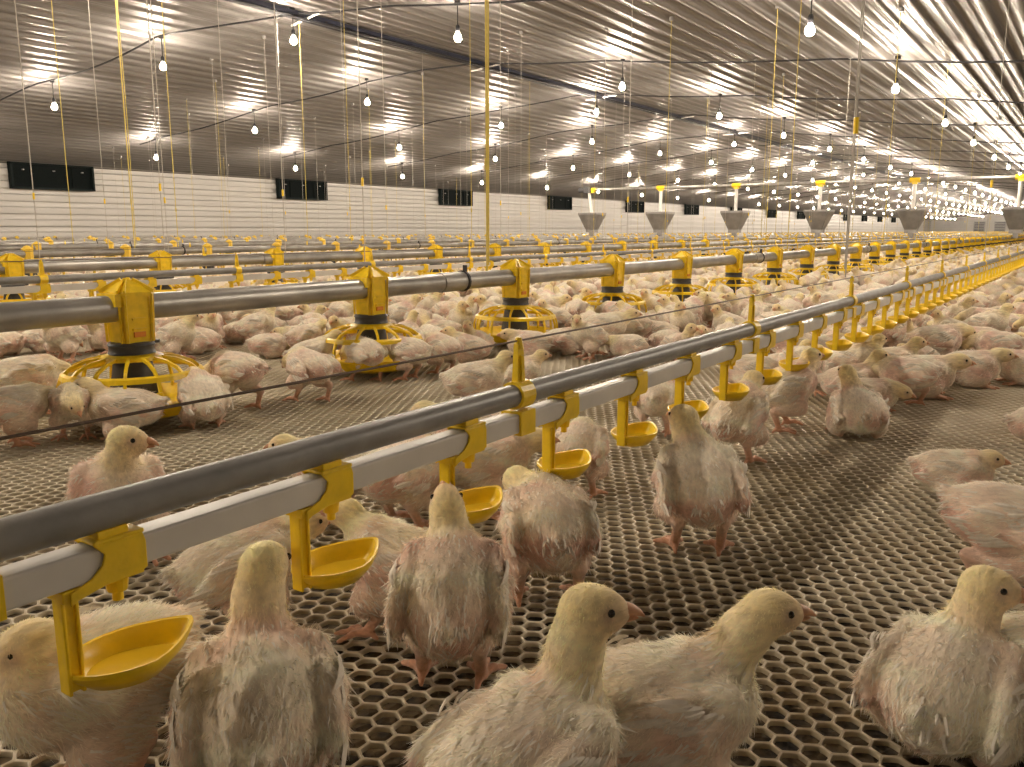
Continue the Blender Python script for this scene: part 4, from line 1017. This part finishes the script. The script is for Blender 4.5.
# a pool of poses for the flock
POOL = {
 'sitting': dict(hz=0.058, pitch=6, neck=((0.062, 0, 0.088), (0.076, 0, 0.092)), head=(1, 0, 0), legs='sit'),
 'sitting with head up': dict(hz=0.058, pitch=10, neck=((0.056, 0, 0.105), (0.066, 0, 0.126)), head=(1, 0.2, 0.05), legs='sit'),
 'asleep with head low': dict(hz=0.055, pitch=0, neck=((0.070, 0.006, 0.060), (0.086, 0.012, 0.046)), head=(1, 0.3, -0.4), legs='sit', fat=1.08),
 'sitting with wings loose': dict(hz=0.056, pitch=2, neck=((0.062, -0.01, 0.078), (0.072, -0.02, 0.078)), head=(0.7, -0.7, -0.1), legs='sit', wing=0.3, fat=1.12),
 'standing': dict(hz=0.110, pitch=14, neck=((0.066, 0, 0.152), (0.080, 0, 0.172)), head=(1, 0, 0), legs='stand'),
 'feeding with head down': dict(hz=0.108, pitch=2, neck=((0.086, 0, 0.112), (0.106, 0, 0.094)), head=(1, 0, -0.9), legs='walk'),
 'walking': dict(hz=0.110, pitch=8, neck=((0.074, 0, 0.142), (0.092, 0, 0.156)), head=(1, 0, 0), legs='walk', wing=0.05),
 'looking aside': dict(hz=0.106, pitch=18, neck=((0.058, 0.004, 0.150), (0.064, 0.010, 0.172)), head=(0.5, 0.85, 0), legs='stand'),
}
KEYS = list(POOL)
PB = {}
for i, k in enumerate(KEYS): PB[k] = Bird(seed=100 + i, h=0.0034, down=2600, **POOL[k])
def low(kw, h):
    L, info = bird_prims(**kw); L = [p for p in L if not (p[3] is LEG)]
    V, Q = surfnet(L, h); col, _, _ = bird_colour(L, info, V, 2.0); return V, Q, col
LOW = [low(POOL[k], 0.0125) for k in KEYS]; VLOW = [low(POOL[k], 0.021) for k in KEYS]

rng = np.random.default_rng(77)
def flock_density(x, y):
    """how crowded the floor is at a spot (0..1)"""
    a = x * FWD.x + y * FWD.y                          # how far from where we stand
    if y < 0.36: return 0.0 if a < 2.62 else 0.95
    if y < 0.80: return 0.0 if x < 2.3 else 0.8
    if a < 2.85: return 0.0
    if x / y < 0.85: return 0.30 if a < 4.2 else (0.6 if a < 5.5 else 0.95)
    if a < 3.5: return 0.45
    return 0.95
cells = {}
def ok(x, y, m):
    i, j = int(math.floor(x / .2)), int(math.floor(y / .2))
    for a in (-1, 0, 1):
        for b_ in (-1, 0, 1):
            for (u, v) in cells.get((i + a, j + b_), ()):
                if (u - x) ** 2 + (v - y) ** 2 < m * m: return False
    return True
def put(x, y): cells.setdefault((int(math.floor(x / .2)), int(math.floor(y / .2))), []).append((x, y))
for x, y in MINE: put(x, y)
flock = []
f2 = np.array([FWD.x, FWD.y]) / math.hypot(FWD.x, FWD.y); r2 = np.array([RIGHT.x, RIGHT.y])
FAR = 46.0
tries = 62000
U = rng.random((tries, 4))
for u0, u1, u2, u3 in U:
    a = 1.2 + (FAR - 1.2) * u0 ** 1.25; l = (2 * u1 - 1) * (0.64 * a + 0.2)
    x, y = f2 * a + r2 * l
    if not (WALL_R + 0.3 < y < WALL_L - 0.3): continue
    if u2 > flock_density(x, y): continue
    m = 0.135 if a < 14 else 0.19
    # keep clear of feeder pans
    pan = False
    for fy in FEED_Y:
        if abs(y - fy) < 0.2:
            fxk = (x - FX0) / FS; dx = (fxk - round(fxk)) * FS
            if math.hypot(dx, y - fy) < 0.215: pan = True
    if pan or not ok(x, y, m): continue
    put(x, y); flock.append((a, x, y, u3))
flock.sort()
print('flock', len(flock))
LINES = sorted([(y, 'nearest drinker line' if i == 0 else nth(i) + ' drinker line') for i, y in enumerate(DRINK_Y)] + [(y, 'nearest feeder line' if i == 0 else nth(i) + ' feeder line') for i, y in enumerate(FEED_Y)])
def zone(x, y):
    if y < LINES[0][0]: return 'in the crowd in front of the nearest drinker line'
    for (a, n1), (b_, n2) in zip(LINES, LINES[1:]):
        if a <= y < b_: return 'between the %s and the %s' % (n1, n2)
    return 'by the white side wall'
N_IND = 300 - len(HERO)
for a, x, y, u in flock[:N_IND]:
    near_feed = min(abs(y - fy) for fy in FEED_Y)
    sit = 0.62 if y < 0.3 else (0.35 if near_feed < 0.45 else 0.5)
    k = KEYS[int(rng.integers(0, 4))] if rng.random() < sit else KEYS[4 + int(rng.integers(0, 4))]
    rz = rng.uniform(0, 2 * math.pi)
    if 'feeding' in k:
        fy = min(FEED_Y, key=lambda q: abs(q - y)); rz = math.atan2(fy - y, rng.uniform(-.3, .3))
    kz = int((x - FX0) / FS)
    feed = 'level with its %s feeder pan in view' % nth(max(0, min(kz, 17)))
    z = zone(x, y)
    w = {'sitting': 'sitting', 'sitting with head up': 'sitting with head up', 'asleep with head low': 'dozing low', 'sitting with wings loose': 'sprawling', 'standing': 'standing', 'feeding with head down': 'pecking', 'walking': 'walking', 'looking aside': 'looking aside'}[k]
    lab = 'white chick %s %s' % (w, z)
    PB[k].place((x, y, 0), rz, float(rng.uniform(0.84, 1.0)), lab, 'flock of chicks ' + z, level=1 if a < 5.5 else 0)
# the rest of the flock: one object
Vs, Qs, Cs = [], [], []; n0 = 0
for a, x, y, u in flock[N_IND:]:
    S = LOW if a < 14 else VLOW
    V, Q, C = S[int(rng.integers(0, 8)) if rng.random() < .5 else int(rng.integers(0, 4))]
    w = rng.uniform(0, 2 * math.pi); s_ = rng.uniform(0.86, 1.04); c_, q_ = math.cos(w) * s_, math.sin(w) * s_
    W = np.stack([V[:, 0] * c_ - V[:, 1] * q_ + x, V[:, 0] * q_ + V[:, 1] * c_ + y, V[:, 2] * s_], 1)
    Vs.append(W); Qs.append(Q + n0); Cs.append(C * rng.uniform(.9, 1.08)); n0 += len(V)
me = fast_mesh('distant_flock', np.concatenate(Vs), np.concatenate(Qs), M['bird'], True, col=np.concatenate(Cs))
tag(link('chicken_flock', me), 'crowd of white chickens filling the floor into the distance', 'chickens', kind='stuff')
print('distant flock vertices', n0)
